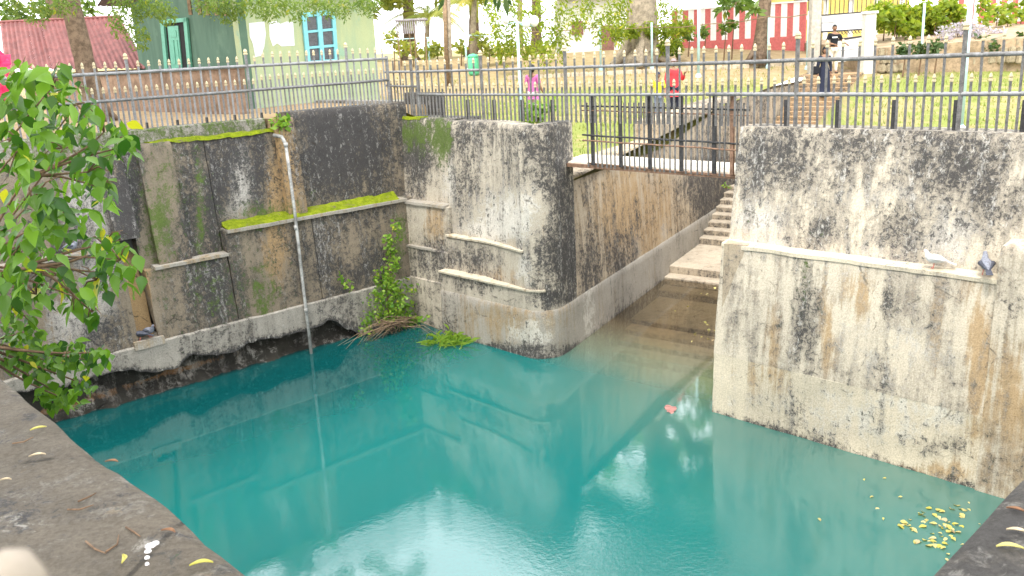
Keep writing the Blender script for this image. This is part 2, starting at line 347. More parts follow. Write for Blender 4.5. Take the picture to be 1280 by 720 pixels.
# ---- terrain height
def G(x, y):
    s, t = ST((x, y))
    z = -2.9 + 2.2 * min(1, max(0, (y - 27) / 18)) + .7 * min(1, max(0, (y - 45) / 5)) + max(0, y - 60) * .012
    ter = min(1, max(0, (s - 19.3) / .3)) * min(1, max(0, (16.05 - t) / .3))
    z = z * (1 - ter) + max(z, -1.2 + .01 * max(0, s - 24)) * ter
    near = min(1, max(0, (1.0 - min(s, t)) / .8)); z = z * (1 - near) + -2.0 * near
    return z + .05 * mnoise.noise(Vector((x * .5, y * .5, 0)))
def build_ground():
    hole = [(.2, .4), (19.93, .4), (19.93, 14.6), (13.75, 14.6), (pl(28.5) + .15, 28.5), (pl(38.6) + .15, 38.6), (pr(38.6) - .15, 38.6), (9.0, 14.6), (.2, 14.6)]
    hp = [W(s, t).xy for s, t in hole]
    out = [Vector((-160, -60)), Vector((160, -60)), Vector((160, 260)), Vector((-160, 260))]
    pts = out + hp; edges = [(i, (i + 1) % 4) for i in range(4)] + [(4 + i, 4 + (i + 1) % len(hp)) for i in range(len(hp))]
    def grid(x0, x1, y0, y1, st):
        return [Vector((x + random.uniform(-.2, .2) * st, y + random.uniform(-.2, .2) * st)) for x in np.arange(x0, x1, st) for y in np.arange(y0, y1, st)]
    pts += grid(-24, 34, -4, 56, 1.1) + grid(-150, 150, -55, 250, 14)
    for k in range(120): pts += [W(19.3 + k * .1, 15.75).xy, W(19.3 + k * .1, 16.05).xy]
    r = delaunay_2d_cdt(pts, edges, [], 0, 1e-5)
    def inside(p):
        c = False; n = len(hp)
        for i in range(n):
            a, b = hp[i], hp[(i + 1) % n]
            if (a.y > p.y) != (b.y > p.y) and p.x < (b.x - a.x) * (p.y - a.y) / (b.y - a.y) + a.x: c = not c
        return c
    vs = [(p.x, p.y, G(p.x, p.y)) for p in r[0]]
    fs = [f for f in r[2] if not inside(sum((r[0][i] for i in f), Vector((0, 0))) / len(f))]
    me = mesh('ground', vs, fs); me.polygons.foreach_set('use_smooth', [True] * len(me.polygons))
    so_ = []
    for p in me.vertices:
        x, y, z = p.co; s, t = ST(p.co)
        b = 0.0
        if s > 19.4 and t < 16: b = .9
        if 38 < y < 52 and x < 16: b = max(b, .75)
        if y > 52: b = max(b, .45)
        if s < 12 and 30 < y < 40: b = 0
        so_.append(b)
    at = me.attributes.new('soil', 'FLOAT', 'POINT'); at.data.foreach_set('value', so_)
    o = link('ground', me, MAT['lawn']); tag(o, 'pale sunlit lawn and bare soil sloping up behind the fences', 'ground', kind='structure')
build_ground()

# ---- pool floor and water
fl = MB().prism([W(-.5, 0, ZB - .3), W(-.5, 15, ZB - .3), W(20.5, 15, ZB - .3), W(20.5, 0, ZB - .3)], [W(-.5, 0, ZB), W(-.5, 15, ZB), W(20.5, 15, ZB), W(20.5, 0, ZB)]).build('pool_floor', plain('silt_shade', (.12, .13, .10)))
tag(fl, 'silty pool bottom under the turquoise water', 'pool floor', kind='structure')
def watermat():
    mt, nt, out = nodes('water'); q = NT(nt); tc = q.n('ShaderNodeTexCoord').outputs['Object']
    mk = q.n('ShaderNodeAttribute', attribute_name='murk').outputs['Fac']
    rp = q.n('ShaderNodeAttribute', attribute_name='ripple').outputs['Fac']
    big = q.noise(tc, .25, 4, .5); w1 = q.noise(tc, 9, 3, .55, .4); w2 = q.noise(tc, 26, 3, .6, .3); sl_ = q.noise(tc, 1.3, 3, .5)
    hgt = q.math('ADD', q.math('MULTIPLY', q.math('ADD', w1, q.math('MULTIPLY', w2, .35)), rp), q.math('MULTIPLY', sl_, .07))
    nrm = q.bump(hgt, .30, .02)
    si = q.n('ShaderNodeAttribute', attribute_name='silt_shade').outputs['Fac']; sn = q.math('ADD', si, q.math('MULTIPLY', q.math('SUBTRACT', big, .5), .35))
    deep = q.mix(q.ramp(sn, .0, .5), (.003, .070, .072), (.006, .150, .140)); deep = q.mix(q.ramp(sn, .62, 1.12), deep, (.075, .155, .125))  # low end puts canopy shade into the body colour, high end is milky silt
    shal = (.20, .23, .155)
    body = q.mix(q.ramp(mk, .2, .62), (.27, .20, .11), shal); body = q.mix(q.ramp(mk, .55, 1.0), body, deep)
    df = q.n('ShaderNodeBsdfDiffuse'); q.set(df.inputs[0], body)
    tr = q.n('ShaderNodeBsdfTransparent'); tr.inputs[0].default_value = (.92, .85, .68, 1)
    m1 = q.n('ShaderNodeMixShader'); q.set(m1.inputs[0], mk); nt.links.new(tr.outputs[0], m1.inputs[1]); nt.links.new(df.outputs[0], m1.inputs[2])
    gl = q.n('ShaderNodeBsdfGlossy'); gl.inputs['Roughness'].default_value = .010; q.set(gl.inputs['Normal'], nrm)
    fr = q.n('ShaderNodeFresnel'); fr.inputs['IOR'].default_value = 2.1; q.set(fr.inputs['Normal'], nrm)
    m2 = q.n('ShaderNodeMixShader'); q.set(m2.inputs[0], fr.outputs[0]); nt.links.new(m1.outputs[0], m2.inputs[1]); nt.links.new(gl.outputs[0], m2.inputs[2])
    nt.links.new(m2.outputs[0], out.inputs[0]); MAT['water'] = mt
watermat()
def build_water():
    v = []; f = []; mk = []; rp = []; sil_shade = []
    def sheet(sf, t0, t1, nt, ns):
        b = len(v)
        for i in range(nt + 1):
            t = t0 + (t1 - t0) * i / nt; s0, s1 = sf(t)
            for j in range(ns + 1):
                s = s0 + (s1 - s0) * j / ns; p = W(s, t, ZW); v.append(p)
                q = (t - 13.2 + (12.5 - s) * .12 * (1 if s < 12.5 else 0)) / 6.5
                inlet = max(0.0, 1 - abs(s - (11.6 + .3 * max(0, t - 13.6))) / 3.4)
                mk.append(max(.18, 1 - max(0, min(1, (t - 13.4) / 4.2)) * .84 if t > 13.7 else 1 - .06 * inlet))
                sil_shade.append(max(0, min(1, (17.8 - s) / 6.5)) * .55 + .45 * max(0, min(1, (t - 9.0 + .25 * max(0, 9 - s)) / 5)) * max(0, min(1, (16.5 - s) / 3)))  # falls off to the left, where shade is painted into the water
                X, Y = px(p); rp.append(.055 + .8 * math.exp(-((X - 830) / 150) ** 2 - ((Y - 720) / 75) ** 2) + .16 * math.exp(-((X - 580) / 200) ** 2 - ((Y - 670) / 60) ** 2))
        for i in range(nt):
            for j in range(ns):
                a = b + i * (ns + 1) + j; f.append((a, a + ns + 1, a + ns + 2, a + 1))
    sheet(lambda t: (.3, 20.2), .4, 14.3, 60, 80)
    sheet(lambda t: (pr(t) - .3 if t > 14.4 else 8.9, pl(t) + .4), 14.3, 22.4, 40, 20)
    me = mesh('pool_water', v, f)
    for n_, d in (('murk', mk), ('ripple', rp), ('silt_shade', sil_shade)): me.attributes.new(n_, 'FLOAT', 'POINT').data.foreach_set('value', d)
    bm = bmesh.new(); bm.from_mesh(me); bmesh.ops.remove_doubles(bm, verts=bm.verts, dist=.001); bm.to_mesh(me); bm.free()
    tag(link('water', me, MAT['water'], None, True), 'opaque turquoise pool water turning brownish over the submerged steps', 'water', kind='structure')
build_water()

# ------------------------------------------------------------------ far wall, right block
def drip(z0, amt, ch=0, fall=1.0):
    def fn(co, a): a[:, ch] += amt * np.clip(1 - (z0 - co[:, 2]) / fall, 0, 1)
    return fn
rw = tag(empty('retaining_wall', W(6, 14)), 'tall cream and grey weathered concrete wall with a sloping ledge, right of the steps', 'wall')
rw.location = (0, 0, 0)
P_R = [(.4, 13.66, 0, 1), (9.05, 13.66, 0, 1)]
grid_wall('wall_face', P_R, [(-5.70, .028), (-3.62, .27), (-3.60, .9), (-5.68, .9)], 'wall_right', 'right', rw, (.40, 0, .22, .26), drip(-3.7, .12, 2, 1.6))
grid_wall('upper_wall', P_R, [(-3.6, .50), (ZT - .1, .82), (ZT, .86), (ZT, 1.50), (-3.2, 1.50)], 'wall_right', 'right', rw, (.47, 0, .12, .28), drip(ZT, .14, 0, 1.4))
grid_wall('ledge', [(4.2, 13.9, 0, 1), (9.05, 13.9, 0, 1)], [(-3.66, .05), (-3.65, .005), (-3.585, .005), (-3.54, .34), (-3.70, .34)], 'skirt_bright', 'none', rw, (.1, 0, .25, .35), rough=.02)
grid_wall('skirting', P_R, [(ZB, -.1), (ZW, 0), (-5.69, .03), (-5.67, .055), (-5.66, .3), (ZB, .3)], 'skirt_bright', 'skirt_right', rw, (.14, 0, .22, .3), lambda co, a: a.__setitem__((slice(None), 0), a[:, 0] + .6 * np.clip(1 - (co[:, 2] + 6.95) / .22, 0, 1)), rough=.022)
grid_wall('pilaster', [(.5, 13.62, 0, 1), (4.22, 13.62, 0, 1)], [(ZB, -.05), (ZW, .0), (-3.12, .16), (-3.04, .2), (-3.0, .62), (ZB, .62)], 'wall_right', 'right', rw, (.3, 0, .4, .25))
grid_wall('passage_wall', [(8.98, 13.78, -un, PK * un), (9.08, 14.1, -un, PK * un), (9.25, 14.6, -un, PK * un)], [(ZB, 0), (-5.68, 0), (-5.66, .03), (-3.56, .06), (-3.56, .5), (ZB, .5)], 'wall_passage', 'right', rw, (.25, 0, .3, .3))
grid_wall('passage_wall', [(9.2, 14.52, -un, PK * un), (9.45, 15.2, -un, PK * un), (pr(29), 29, -un, PK * un), (pr(38.6), 38.6, -un, PK * un)],
          lambda i: [(ZB, -.03), (-5.68, .0), (-5.66, .04), ((ZT - .02) if i <= 1 else -2.75 + .9 * max(0, i - 2), .1), ((ZT - .02) if i <= 1 else -2.75 + .9 * max(0, i - 2), .45), (ZB, .45)], 'wall_passage', 'none', rw, (.25, 0, .3, .3), res=.3)

# ------------------------------------------------------------------ far wall, middle block with rounded corner
mw = tag(empty('retaining_wall'), 'stained wall block with ledges and a rounded corner, left of the steps', 'wall')
rr = .6; ct = 13.66 + rr; cx = 13.35 + PK * (ct - 13.6) + rr * math.hypot(1, PK)
arc = [(17.3, 13.66, 0, 1), (cx + 1.5, 13.66, 0, 1), (cx + .02, 13.66, 0, 1)]
a0, a1 = -90, -18.5 - 0
for k in range(9):
    th = R(-90 - k / 8 * 108.5); arc.append((cx + rr * math.cos(th), ct + rr * math.sin(th), -math.cos(th), -math.sin(th)))
na = len(arc) - 1
blk = arc + [(pl(15.25), 15.25, *IN_L)]
fullp = arc + [(pl(20), 20, *IN_L), (pl(28.5), 28.5, *IN_L), (pl(30), 30, *IN_L)]
grid_wall('skirting', fullp, [(ZB, -.06), (ZW, .0), (-5.79, .02), (-5.745, .045), (-5.745, .5), (ZB, .5)], 'skirt', 'skirt_mid', mw, (.18, 0, .3, .3), lambda co, a: a.__setitem__((slice(None), 0), a[:, 0] + .6 * np.clip(1 - (co[:, 2] + 6.95) / .22, 0, 1)), rough=.02)
def bw(i):   # ledges fade out round the corner
    return 1.0 if i <= 1 else max(0.0, 1 - (i - 1) * .9) if i <= 2 else max(0.0, .1 - (i - 2) * .1)
def pb(i):
    k = bw(i)
    return [(-5.75, .05), (-5.30, .06 + .02 * k), (-5.27, .06 + .22 * k), (-4.42, .06 + .26 * k), (-4.38, .06 + .40 * k), (ZT - .10, .06 + .54 * k), (ZT - .02, .10 + .55 * k), (ZT - .02, .52 + .73 * k), (-3.4, .52 + .73 * k), (-5.75, .52 + .73 * k)]
grid_wall('wall_face', blk, pb, 'wall_mid', 'mid', mw, (.21, 0, .16, .30), drip(ZT, .18, 0, 1.2))
def ledge(name, pts, z, o0, o1, parent, mat='skirt_bright', th=.07, base=(.12, 0, .35, .25)):
    return grid_wall(name, pts, [(z - th, o1), (z - th, o0), (z, o0), (z + .02, o1)], mat, 'none', parent, base, rough=.02)
grid_wall('ledge', [(17.34, 13.66, 0, 1)] + arc[1:8], lambda i: [(-5.29, .3), (-5.29, .015), (-5.245, .01), (-5.225, .3)], 'skirt_bright', 'none', mw, (.12, 0, .35, .25), rough=.008)
grid_wall('ledge', [(17.28, 13.66, 0, 1)] + arc[1:3], lambda i: [(-4.39, .5), (-4.39, .02 + .265 * bw(i)), (-4.345, .015 + .265 * bw(i)), (-4.325, .5)], 'skirt_bright', 'none', mw, (.12, 0, .35, .25), rough=.01)
ptop = lambda i: (-2.95 if i < 1.0 else -2.66 if i < 2.0 else -2.08 + .3 * max(0, min(1, (i - 2) / 1)))
def pp(i):
    z = ptop(i); return [(-5.75, .05), (z - .05, .26), (z, .28), (z, .62), (-5.75, .62)]
pw_path = [(pl(15.2), 15.2, *IN_L), (pl(17.95), 17.95, *IN_L), (pl(17.96), 17.96, *IN_L), (pl(21.6), 21.6, *IN_L), (pl(21.61), 21.61, *IN_L), (pl(28.5), 28.5, *IN_L), (pl(38.6), 38.6, *IN_L)]
def pp2(i):
    z = -2.84 if i <= 1.01 else -2.66 if i <= 3.01 else -2.08 + .16 * max(0, i - 4); return [(-5.75, .05), (z - .05, .24), (z, .27), (z, .95), (-5.75, .95)]
grid_wall('passage_wall', pw_path, pp2, 'wall_passage', 'passage', mw, (.24, 0, .34, .25), lambda co, a: a.__setitem__((slice(None), 0), a[:, 0] + .25 * np.clip((co[:, 1] - 25) / 6, 0, 1)), res=.17)
# recessed corner bay
cb = tag(empty('retaining_wall'), 'narrow recessed wall bay with mossy top between the two corner walls', 'wall')
P_C = [(19.6, 13.84, 0, 1), (17.2, 13.84, 0, 1)]
grid_wall('wall_face', P_C, [(ZB, 0), (ZW, 0), (-5.66, .02), (-5.63, .06), (-4.83, .10), (-4.80, .16), (-3.66, .20), (-3.64, .42), (ZT - .06, .58), (ZT + .02, .62), (ZT + .02, 1.5), (-3.2, 1.5)], 'wall_mid', 'mid', cb, (.34, 0, .2, .22), drip(ZT, .3, 0, 1.0))
ledge('ledge', [(19.3, 13.84, 0, 1), (17.33, 13.84, 0, 1)], -3.61, .14, .46, cb, 'skirt')
ledge('ledge', [(19.3, 13.84, 0, 1), (17.7, 13.84, 0, 1)], -4.79, .06, .2, cb, 'skirt', .05)
grid_wall('moss_cap', [(19.55, 13.84, 0, 1), (18.6, 13.84, 0, 1)], [(ZT - .02, .58), (ZT + .045, .62), (ZT + .05, .86), (ZT - .02, .9)], 'moss', 'none', cb, rough=.03, res=.08)

# ------------------------------------------------------------------ left wall
lw = tag(empty('retaining_wall'), 'long dark lichen-stained wall with mossy green ledges, below the green house', 'wall')
S0 = 18.78
def LP(t0, t1, s=S0): return [(s, t0, 1, 0), (s, t1, 1, 0)]
def skirt_fn(co, a): a[:, 0] += .9 * np.clip(1 - (co[:, 2] + 6.38) / .10, 0, 1)
def left_skirt():
    o = grid_wall('skirting', LP(.6, 13.9), [(-6.34, .55), (-6.36, .02), (-5.70, .0), (-5.665, .03), (-5.665, .5)], 'skirt', 'skirt_left', lw, (.22, 0, .12, .2), None, rough=.03, res=.09, closed=False)
    me = o.data; at = me.attributes['stain_shade']
    for i, p in enumerate(me.vertices):
        s, t = ST(p.co)
        if p.co.z < -5.75:
            f = (-5.72 - p.co.z) / .64
            nz = 1.4 * mnoise.fractal(Vector((t * .8, 3, 0)), 1.0, 2.1, 4) + .05 * mnoise.noise(Vector((t * 13, 1, 0)))
            bot = -6.32 + .22 * nz + .22 * max(0, (8.5 - t) / 4) - .75 * max(0, min(1, (t - 11.4) / .9))
            p.co.z = -5.72 + (bot + 5.72) * min(1, f)
            c = at.data[i].color; at.data[i].color = (c[0] + .9 * max(0, f - .78) / .22, c[1], c[2], c[3])
left_skirt()
def rockface():
    v = []; f = []; ts = np.arange(.6, 12.9, .09); zs = np.arange(-8.2, -5.9, .09)
    for t in ts:
        for z in zs:
            n1 = mnoise.fractal(Vector((t * 1.6, z * 2.6, 1)), .8, 2.0, 5); n2 = mnoise.noise(Vector((t * 5, z * 6, 4)))
            g = .30 + .16 * math.sin((z + 6.9) * 2.2) - .18 * n1 - .06 * n2
            if z < -6.75: g -= .25 * min(1, (-6.75 - z) / .5) * max(0, min(1, (t - 3) / 3))
            v.append(W(S0 + g, t, z))
    nz = len(zs)
    for i in range(len(ts) - 1):
        for j in range(nz - 1):
            a = i * nz + j; f.append((a, a + nz, a + nz + 1, a + 1))
    me = mesh('undercut_rock', v, f)
    def fn(co, a):
        s = -NY * co[:, 0] + NX * co[:, 1]; t = NX * co[:, 0] + NY * co[:, 1]
        a[:, 2] += .95 * np.clip(1 - np.abs(co[:, 2] + 6.62 - .03 * (t - 6)) / .11, 0, 1) * np.clip((9.6 - t) / 1.5, 0, 1)
    paint(me, 'none', (.3, 0, .05, .42), fn); link('undercut_rock', me, MAT['rock'], lw, True)
rockface()
def lpanel(t0, t1, ledgez, lw_, ztop, base, top_extra=0, pro=0.0, name='wall_panel', s=S0):
    pr_ = [(-5.69, .05 - pro), (ledgez - .03, .20 - pro), (ledgez, .20 - pro + lw_), (ztop - .05, .62 - pro * .3), (ztop, .66 - pro * .3), (ztop, 1.35), (-3.0, 1.35)]
    return grid_wall(name, LP(t0, t1, s), pr_, 'wall_left', 'left', lw, base, drip(ztop, .16, 0, .9))
lpanel(11.14, 14.6, -3.52, .30, -1.06, (.42, .04, .02, .10))
lpanel(8.86, 11.12, -3.55, .28, -1.48, (.36, .1, .12, .22))
lpanel(6.96, 8.84, -4.10, .20, -1.46, (.38, .18, .08, .18))
lpanel(.6, 6.52, -3.50, .22, -1.50, (.34, .05, .08, .35))
lpanel(6.53, 6.95, -4.6, .02, -3.32, (.1, 0, .75, .2), name='niche', s=S0 + .22)
grid_wall('wall_panel', LP(6.46, 6.96, S0 + .16), [(-3.36, .0), (-3.30, .02), (ZT - .03, .42), (ZT - .03, 1.2), (-3.3, 1.2)], 'wall_left', 'left', lw, (.6, .1, 0, .1))
grid_wall('pilaster', LP(10.62, 11.13), [(-3.50, .30), (-1.24, .52), (-1.18, .56), (-1.18, 1.2), (-3.5, 1.2)], 'wall_left', 'left', lw, (.25, .05, .6, .15))
grid_wall('pilaster', LP(7.30, 8.05), [(-4.06, .26), (-1.50, .54), (-1.45, .58), (-1.45, 1.2), (-4.06, 1.2)], 'wall_left', 'left', lw, (.34, .1, .1, .15))
grid_wall('niche_sill', LP(6.40, 7.05), [(-5.72, .5), (-5.74, -.03), (-5.56, -.02), (-5.55, .5)], 'skirt', 'none', lw, (.2, 0, .5, .2))
ledge('ledge', LP(7.15, 8.87), -4.06, .14, .46, lw, 'skirt', .07, (.15, 0, .5, .2))
ledge('ledge', LP(1.0, 6.45), -3.47, .14, .5, lw, 'skirt', .07, (.15, 0, .5, .2))
ledge('ledge', LP(8.9, 14.05), -3.54, .12, .56, lw, 'skirt', .08, (.15, .05, .4, .2))
grid_wall('moss_strip', LP(8.95, 13.85), [(-3.56, .14), (-3.50, .19), (-3.43, .38), (-3.35, .60), (-3.5, .66)], 'moss', 'none', lw, rough=.075, res=.06)
grid_wall('moss_strip', LP(7.6, 10.6), [(-1.50, .58), (-1.435, .62), (-1.42, .80), (-1.48, .86)], 'moss', 'none', lw, rough=.07, res=.06)
grid_wall('kerb', LP(.6, 10.55), [(-1.6, .84), (-1.18, .86), (-1.15, .9), (-1.15, 1.2), (-1.6, 1.2)], 'flank', 'none', lw, (.55, .6, .0, .0), res=.1)
MB().prism([W(19.5, .5, ZB), W(19.5, 14.5, ZB), W(20.1, 14.5, ZB), W(20.1, .5, ZB)], [W(19.5, .5, -1.6), W(19.5, 14.5, -1.6), W(20.1, 14.5, -1.6), W(20.1, .5, -1.6)]).build('wall_core', plain('core', (.10, .095, .09)), lw)
# dark terrace wall at the corner
tw = grid_wall('terrace_wall', [(20.85, 15.65, 0, 1), (19.3, 15.55, 0, 1)], [(-3.2, 0), (-.92, .02), (-.88, .05), (-.88, .35), (-3.2, .35)], 'wall_left', 'none', None, (.85, 0, 0, .1))
tag(tw, 'short blackened wall stub behind the fence corner', 'wall')
tw2 = grid_wall('terrace_wall', [(34, 15.72, 0, 1), (20.9, 15.72, 0, 1)], [(-3.4, 0), (-1.12, .02), (-1.1, .05), (-1.1, .35), (-3.4, .35)], 'flank', 'none', None, (.4, .1, .2, .1), res=.4)
tag(tw2, 'low grey retaining wall carrying the terrace in front of the house', 'wall')

# ------------------------------------------------------------------ near parapets (one L-shaped wall at the viewer's corner)
np_ = tag(empty('parapet_wall'), 'wide weathered concrete parapet corner littered with dry leaves', 'wall')
def soft(z): return [(ZB, -.06), (z - .07, .0), (z - .025, .015), (z, .06), (z, 1.7), (z - .9, 1.75)]
grid_wall('parapet', [(-1.0, 1.04, 0, -1), (20, 1.04, 0, -1)], soft(-1.5), 'parapet', 'parapet', np_, (.2, 0, .12, .12), rough=.012, res=.075 if False else .11)
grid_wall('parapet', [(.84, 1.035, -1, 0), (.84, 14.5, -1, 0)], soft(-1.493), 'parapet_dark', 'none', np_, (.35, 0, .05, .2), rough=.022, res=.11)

# ------------------------------------------------------------------ stairs
def stair_steps():
    st = [(14.6, -8.6), (16.2, -8.0), (17.1, -7.75), (17.6, -7.6), (18.1, -7.45), (18.6, -7.30), (20.9, -7.08), (21.45, -6.83), (21.95, -6.60)]
    t, z = 25.1, -6.58
    for k in range(8): st.append((t + .525 * k, -6.56 + .175 * (k + 1)))
    z = st[-1][1]; t = 29.3; k = 0
    while z < -1.55:
        st.append((t, z + .17)); z += .17; t += .335
    return st
STEPS = stair_steps()
def stair_z(s, t):
    tl = t - .16 * (pl(t) - s); z = -9
    for a, b in STEPS:
        if tl >= a: z = b
    return z
sr = tag(empty('stone_stairs'), 'worn concrete steps climbing from the water between the walls', 'stairs')
for i, (t, z) in enumerate(STEPS):
    t2 = STEPS[i + 1][0] + .15 if i + 1 < len(STEPS) else t + 1.8
    q = lambda tt, zz: [W(pl(tt) + .04, tt, zz), W(pr(tt) - .04, tt + .16 * (pl(tt) - pr(tt)), zz)]
    z0 = z - (.5 if i > 9 else .8)
    nseg = 10; vv = []; ff = []
    rows = [(t, z0), (t, z - .05), (t, z - .015), (t + .025, z), (t2, z), (t2, z0)]
    for (tt, zz) in rows:
        a, b = q(tt, zz)
        for k in range(nseg + 1):
            p = a.lerp(b, k / nseg); jit = mnoise.noise(p * 2.3) * .009
            vv.append(p + Vector((jit, jit, jit * .6)))
    for r_ in range(len(rows) - 1):
        for k in range(nseg):
            a = r_ * (nseg + 1) + k; ff.append((a, a + 1, a + nseg + 2, a + nseg + 1))
    me = mesh('step', vv, ff)
    paint(me, 'none', (.16 if z > ZW else .15, 0, .3 if i < 18 else .6, .3), lambda co, a, z=z: a.__setitem__((slice(None), 0), a[:, 0] + (.75 if z > ZW else 1.2) * np.clip((z - .03 - co[:, 2]) / .06, 0, 1)))  # risers darkened; on submerged steps this paints the shadow line at each edge
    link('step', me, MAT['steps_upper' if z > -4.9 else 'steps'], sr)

# deck bridging the passage behind the fence
dk = empty('footbridge', (0, 0, 0)); tag(dk, 'pale concrete footbridge slab on a rusty beam across the passage', 'footbridge')
def slab(t0, t1, z0, z1, ds=0):
    return MB().prism([W(pl(t0) + .3, t0, z0), W(pr(t0) - .3, t0 + ds, z0), W(pr(t1) - .3, t1 + ds, z0), W(pl(t1) + .3, t1, z0)], [W(pl(t0) + .3, t0, z1), W(pr(t0) - .3, t0 + ds, z1), W(pr(t1) - .3, t1 + ds, z1), W(pl(t1) + .3, t1, z1)])
slab(14.97, 16.3, -2.50, -2.42).build('deck_slab', MAT['deck'], dk, bevel=.02)
slab(14.89, 14.96, -2.53, -2.45).build('beam', MAT['rust'], dk)

# ------------------------------------------------------------------ fences
plain('bar_metal', (.14, .135, .13), .55, .2, .4, 9)
def bar_mesh(name, h, r=.023, tip=True, mt='bar_metal'):
    b = MB(); b._lathe([(r, 0), (r, h - .13)], 6, 0, Vector((0, 0, 0)))
    if tip: b._lathe([(r * .9, h - .135), (r * 1.5, h - .125), (r * 1.5, h - .10), (r * 1.0, h - .09), (r * 1.45, h - .06), (r * .9, h - .02), (r * .3, h)], 6, 1, Vector((0, 0, 0)))
    me = b.mesh(name); me.materials.append(MAT[mt]); me.materials.append(MAT['finial']); return me
BAR_L = bar_mesh('bar_long', 1.50); BAR_S = bar_mesh('bar_short', .90); POST = bar_mesh('post', 1.66, .040)
POST2 = bar_mesh('post_left', 1.62, .036, mt='fence_metal')
BAR_L2 = bar_mesh('bar_long_left', 1.46, .023, mt='fence_metal'); BAR_S2 = bar_mesh('bar_short_left', .92, .023, mt='fence_metal')
STUB = MB().box((0, 0, .23), (.085, .05, .50)).mesh('stub'); STUB.materials.append(MAT['dark_post'])
GBAR = MB()._lathe([(.019, -1.36), (.019, .05)], 6, 0, Vector((0, 0, 0))).mesh('gate_bar'); GBAR.materials.append(MAT['bar_metal'])
GPOST = MB().box((0, 0, -.68), (.075, .05, 1.52)).mesh('gate_post'); GPOST.materials.append(MAT['dark_post'])
GPOSTR = GPOST.copy(); GPOSTR.materials[0] = MAT['rust']
def put(name, me, loc, parent, rz=0, lean=0.0):
    o = bpy.data.objects.new(name, me); col.objects.link(o); o.parent = parent; o.location = loc
    o.rotation_euler = (random.gauss(0, .006) + lean, random.gauss(0, .006), rz); return o
rf = tag(empty('iron_fence'), 'spiked grey iron fence running along the far wall and over the passage', 'fence')
TF = 14.72; ang = math.atan2(W(1, 0).y, W(1, 0).x)
def rail(parent, a, b, r, mat='fence_metal', name='rail', sag=.012):
    pts = []
    for i in range(13):
        p = a.lerp(b, i / 12); pts.append(p + Vector((0, 0, -sag * math.sin(i / 12 * math.pi) + random.gauss(0, .003))))
    MB().tube(pts, r, 8).build(name, MAT[mat], parent, True)
rail(rf, W(20.4, TF, -.27), W(11.5, TF, -.31), .034); rail(rf, W(11.45, TF, -.31), W(1.0, TF, -.33), .037)
rail(rf, W(18.9, TF, -.87), W(10, TF, -.90), .032); rail(rf, W(9.95, TF, -.90), W(1.0, TF, -.91), .037)
s = 20.3; i = 0
while s > 1.2:
    gap = 9.1 < s < 13.2
    if i % 20 == 8: put('post', POST, W(s, TF, -1.49), rf)
    elif s > 18.9: put('bar', BAR_L if i % 2 == 0 else BAR_S, W(s, TF + .02, -1.49 if s < 19.5 else -1.35), rf)
    else: put('bar', BAR_L if i % 2 == 0 else BAR_S, W(s, TF, -1.50), rf)
    if i % 7 == 3 and not gap and s < 19: put('short_post', STUB, W(s + .05, TF + .03, -1.49), rf, ang)
    s -= .139; i += 1
MB().tube([W(18.95, TF, -1.5), W(18.95, TF, .05)], .035, 8).build('corner_post', MAT['fence_metal'], rf)
rail(rf, W(20.4, TF, -.62), W(18.95, TF, -.66), .03)
# gate panel closing the passage below the fence
gt = tag(empty('iron_gate'), 'low iron gate of thin bars and dark posts hung under the fence across the passage', 'gate')
TG = 14.8
for zz, rr_ in ((-1.14, .018), (-1.24, .014), (-1.78, .020), (-1.90, .018)): rail(gt, W(13.25, TG, zz), W(9.05, TG, zz - .06), rr_, 'dark_post' if zz in (-1.14, -1.78) else 'rust', 'gate_rail', .0)
s = 13.1; i = 0
while s > 9.1:
    if i % 6 == 1: put('gate_post', GPOST if i % 12 != 7 else GPOST, W(s, TG + .02, -1.0), gt, ang)
    elif i in (28,): put('gate_post', GPOSTR, W(s, TG + .02, -1.0), gt, ang)
    else: put('gate_bar', GBAR, W(s, TG, -1.12), gt)
    s -= .131; i += 1
rail(gt, W(13.2, TG + .1, -2.42), W(9.1, TG + .1, -2.50), .022, 'rust', 'bottom_beam', 0)
# left fence
lf = tag(empty('iron_fence'), 'spiked grey iron fence on the left wall in front of the green house', 'fence')
SF = 19.74
rail(lf, W(SF, 1.2, .05), W(SF, 14.35, .09), .037); rail(lf, W(SF, 1.2, -.53), W(SF, 14.35, -.46), .036)
t = 1.3; i = 0
while t < 14.3:
    zb = -1.16 if t < 10.6 else -1.08
    if i % 24 == 6: put('post', POST2, W(SF, t, zb), lf)
    else: put('bar', BAR_L2 if i % 2 == 0 else BAR_S2, W(SF, t, zb + (.02 if i % 2 else 0)), lf)
    if i % 6 == 2 and t < 10.6: put('short_post', STUB, W(SF, t, zb - .08), lf, ang, 0).scale = (.8, .8, .45)
    t += .1155; i += 1
MB().tube([W(19.78, 14.38, -1.1), W(19.78, 14.38, .16)], .045, 8).build('corner_post', MAT['fence_metal'], lf)

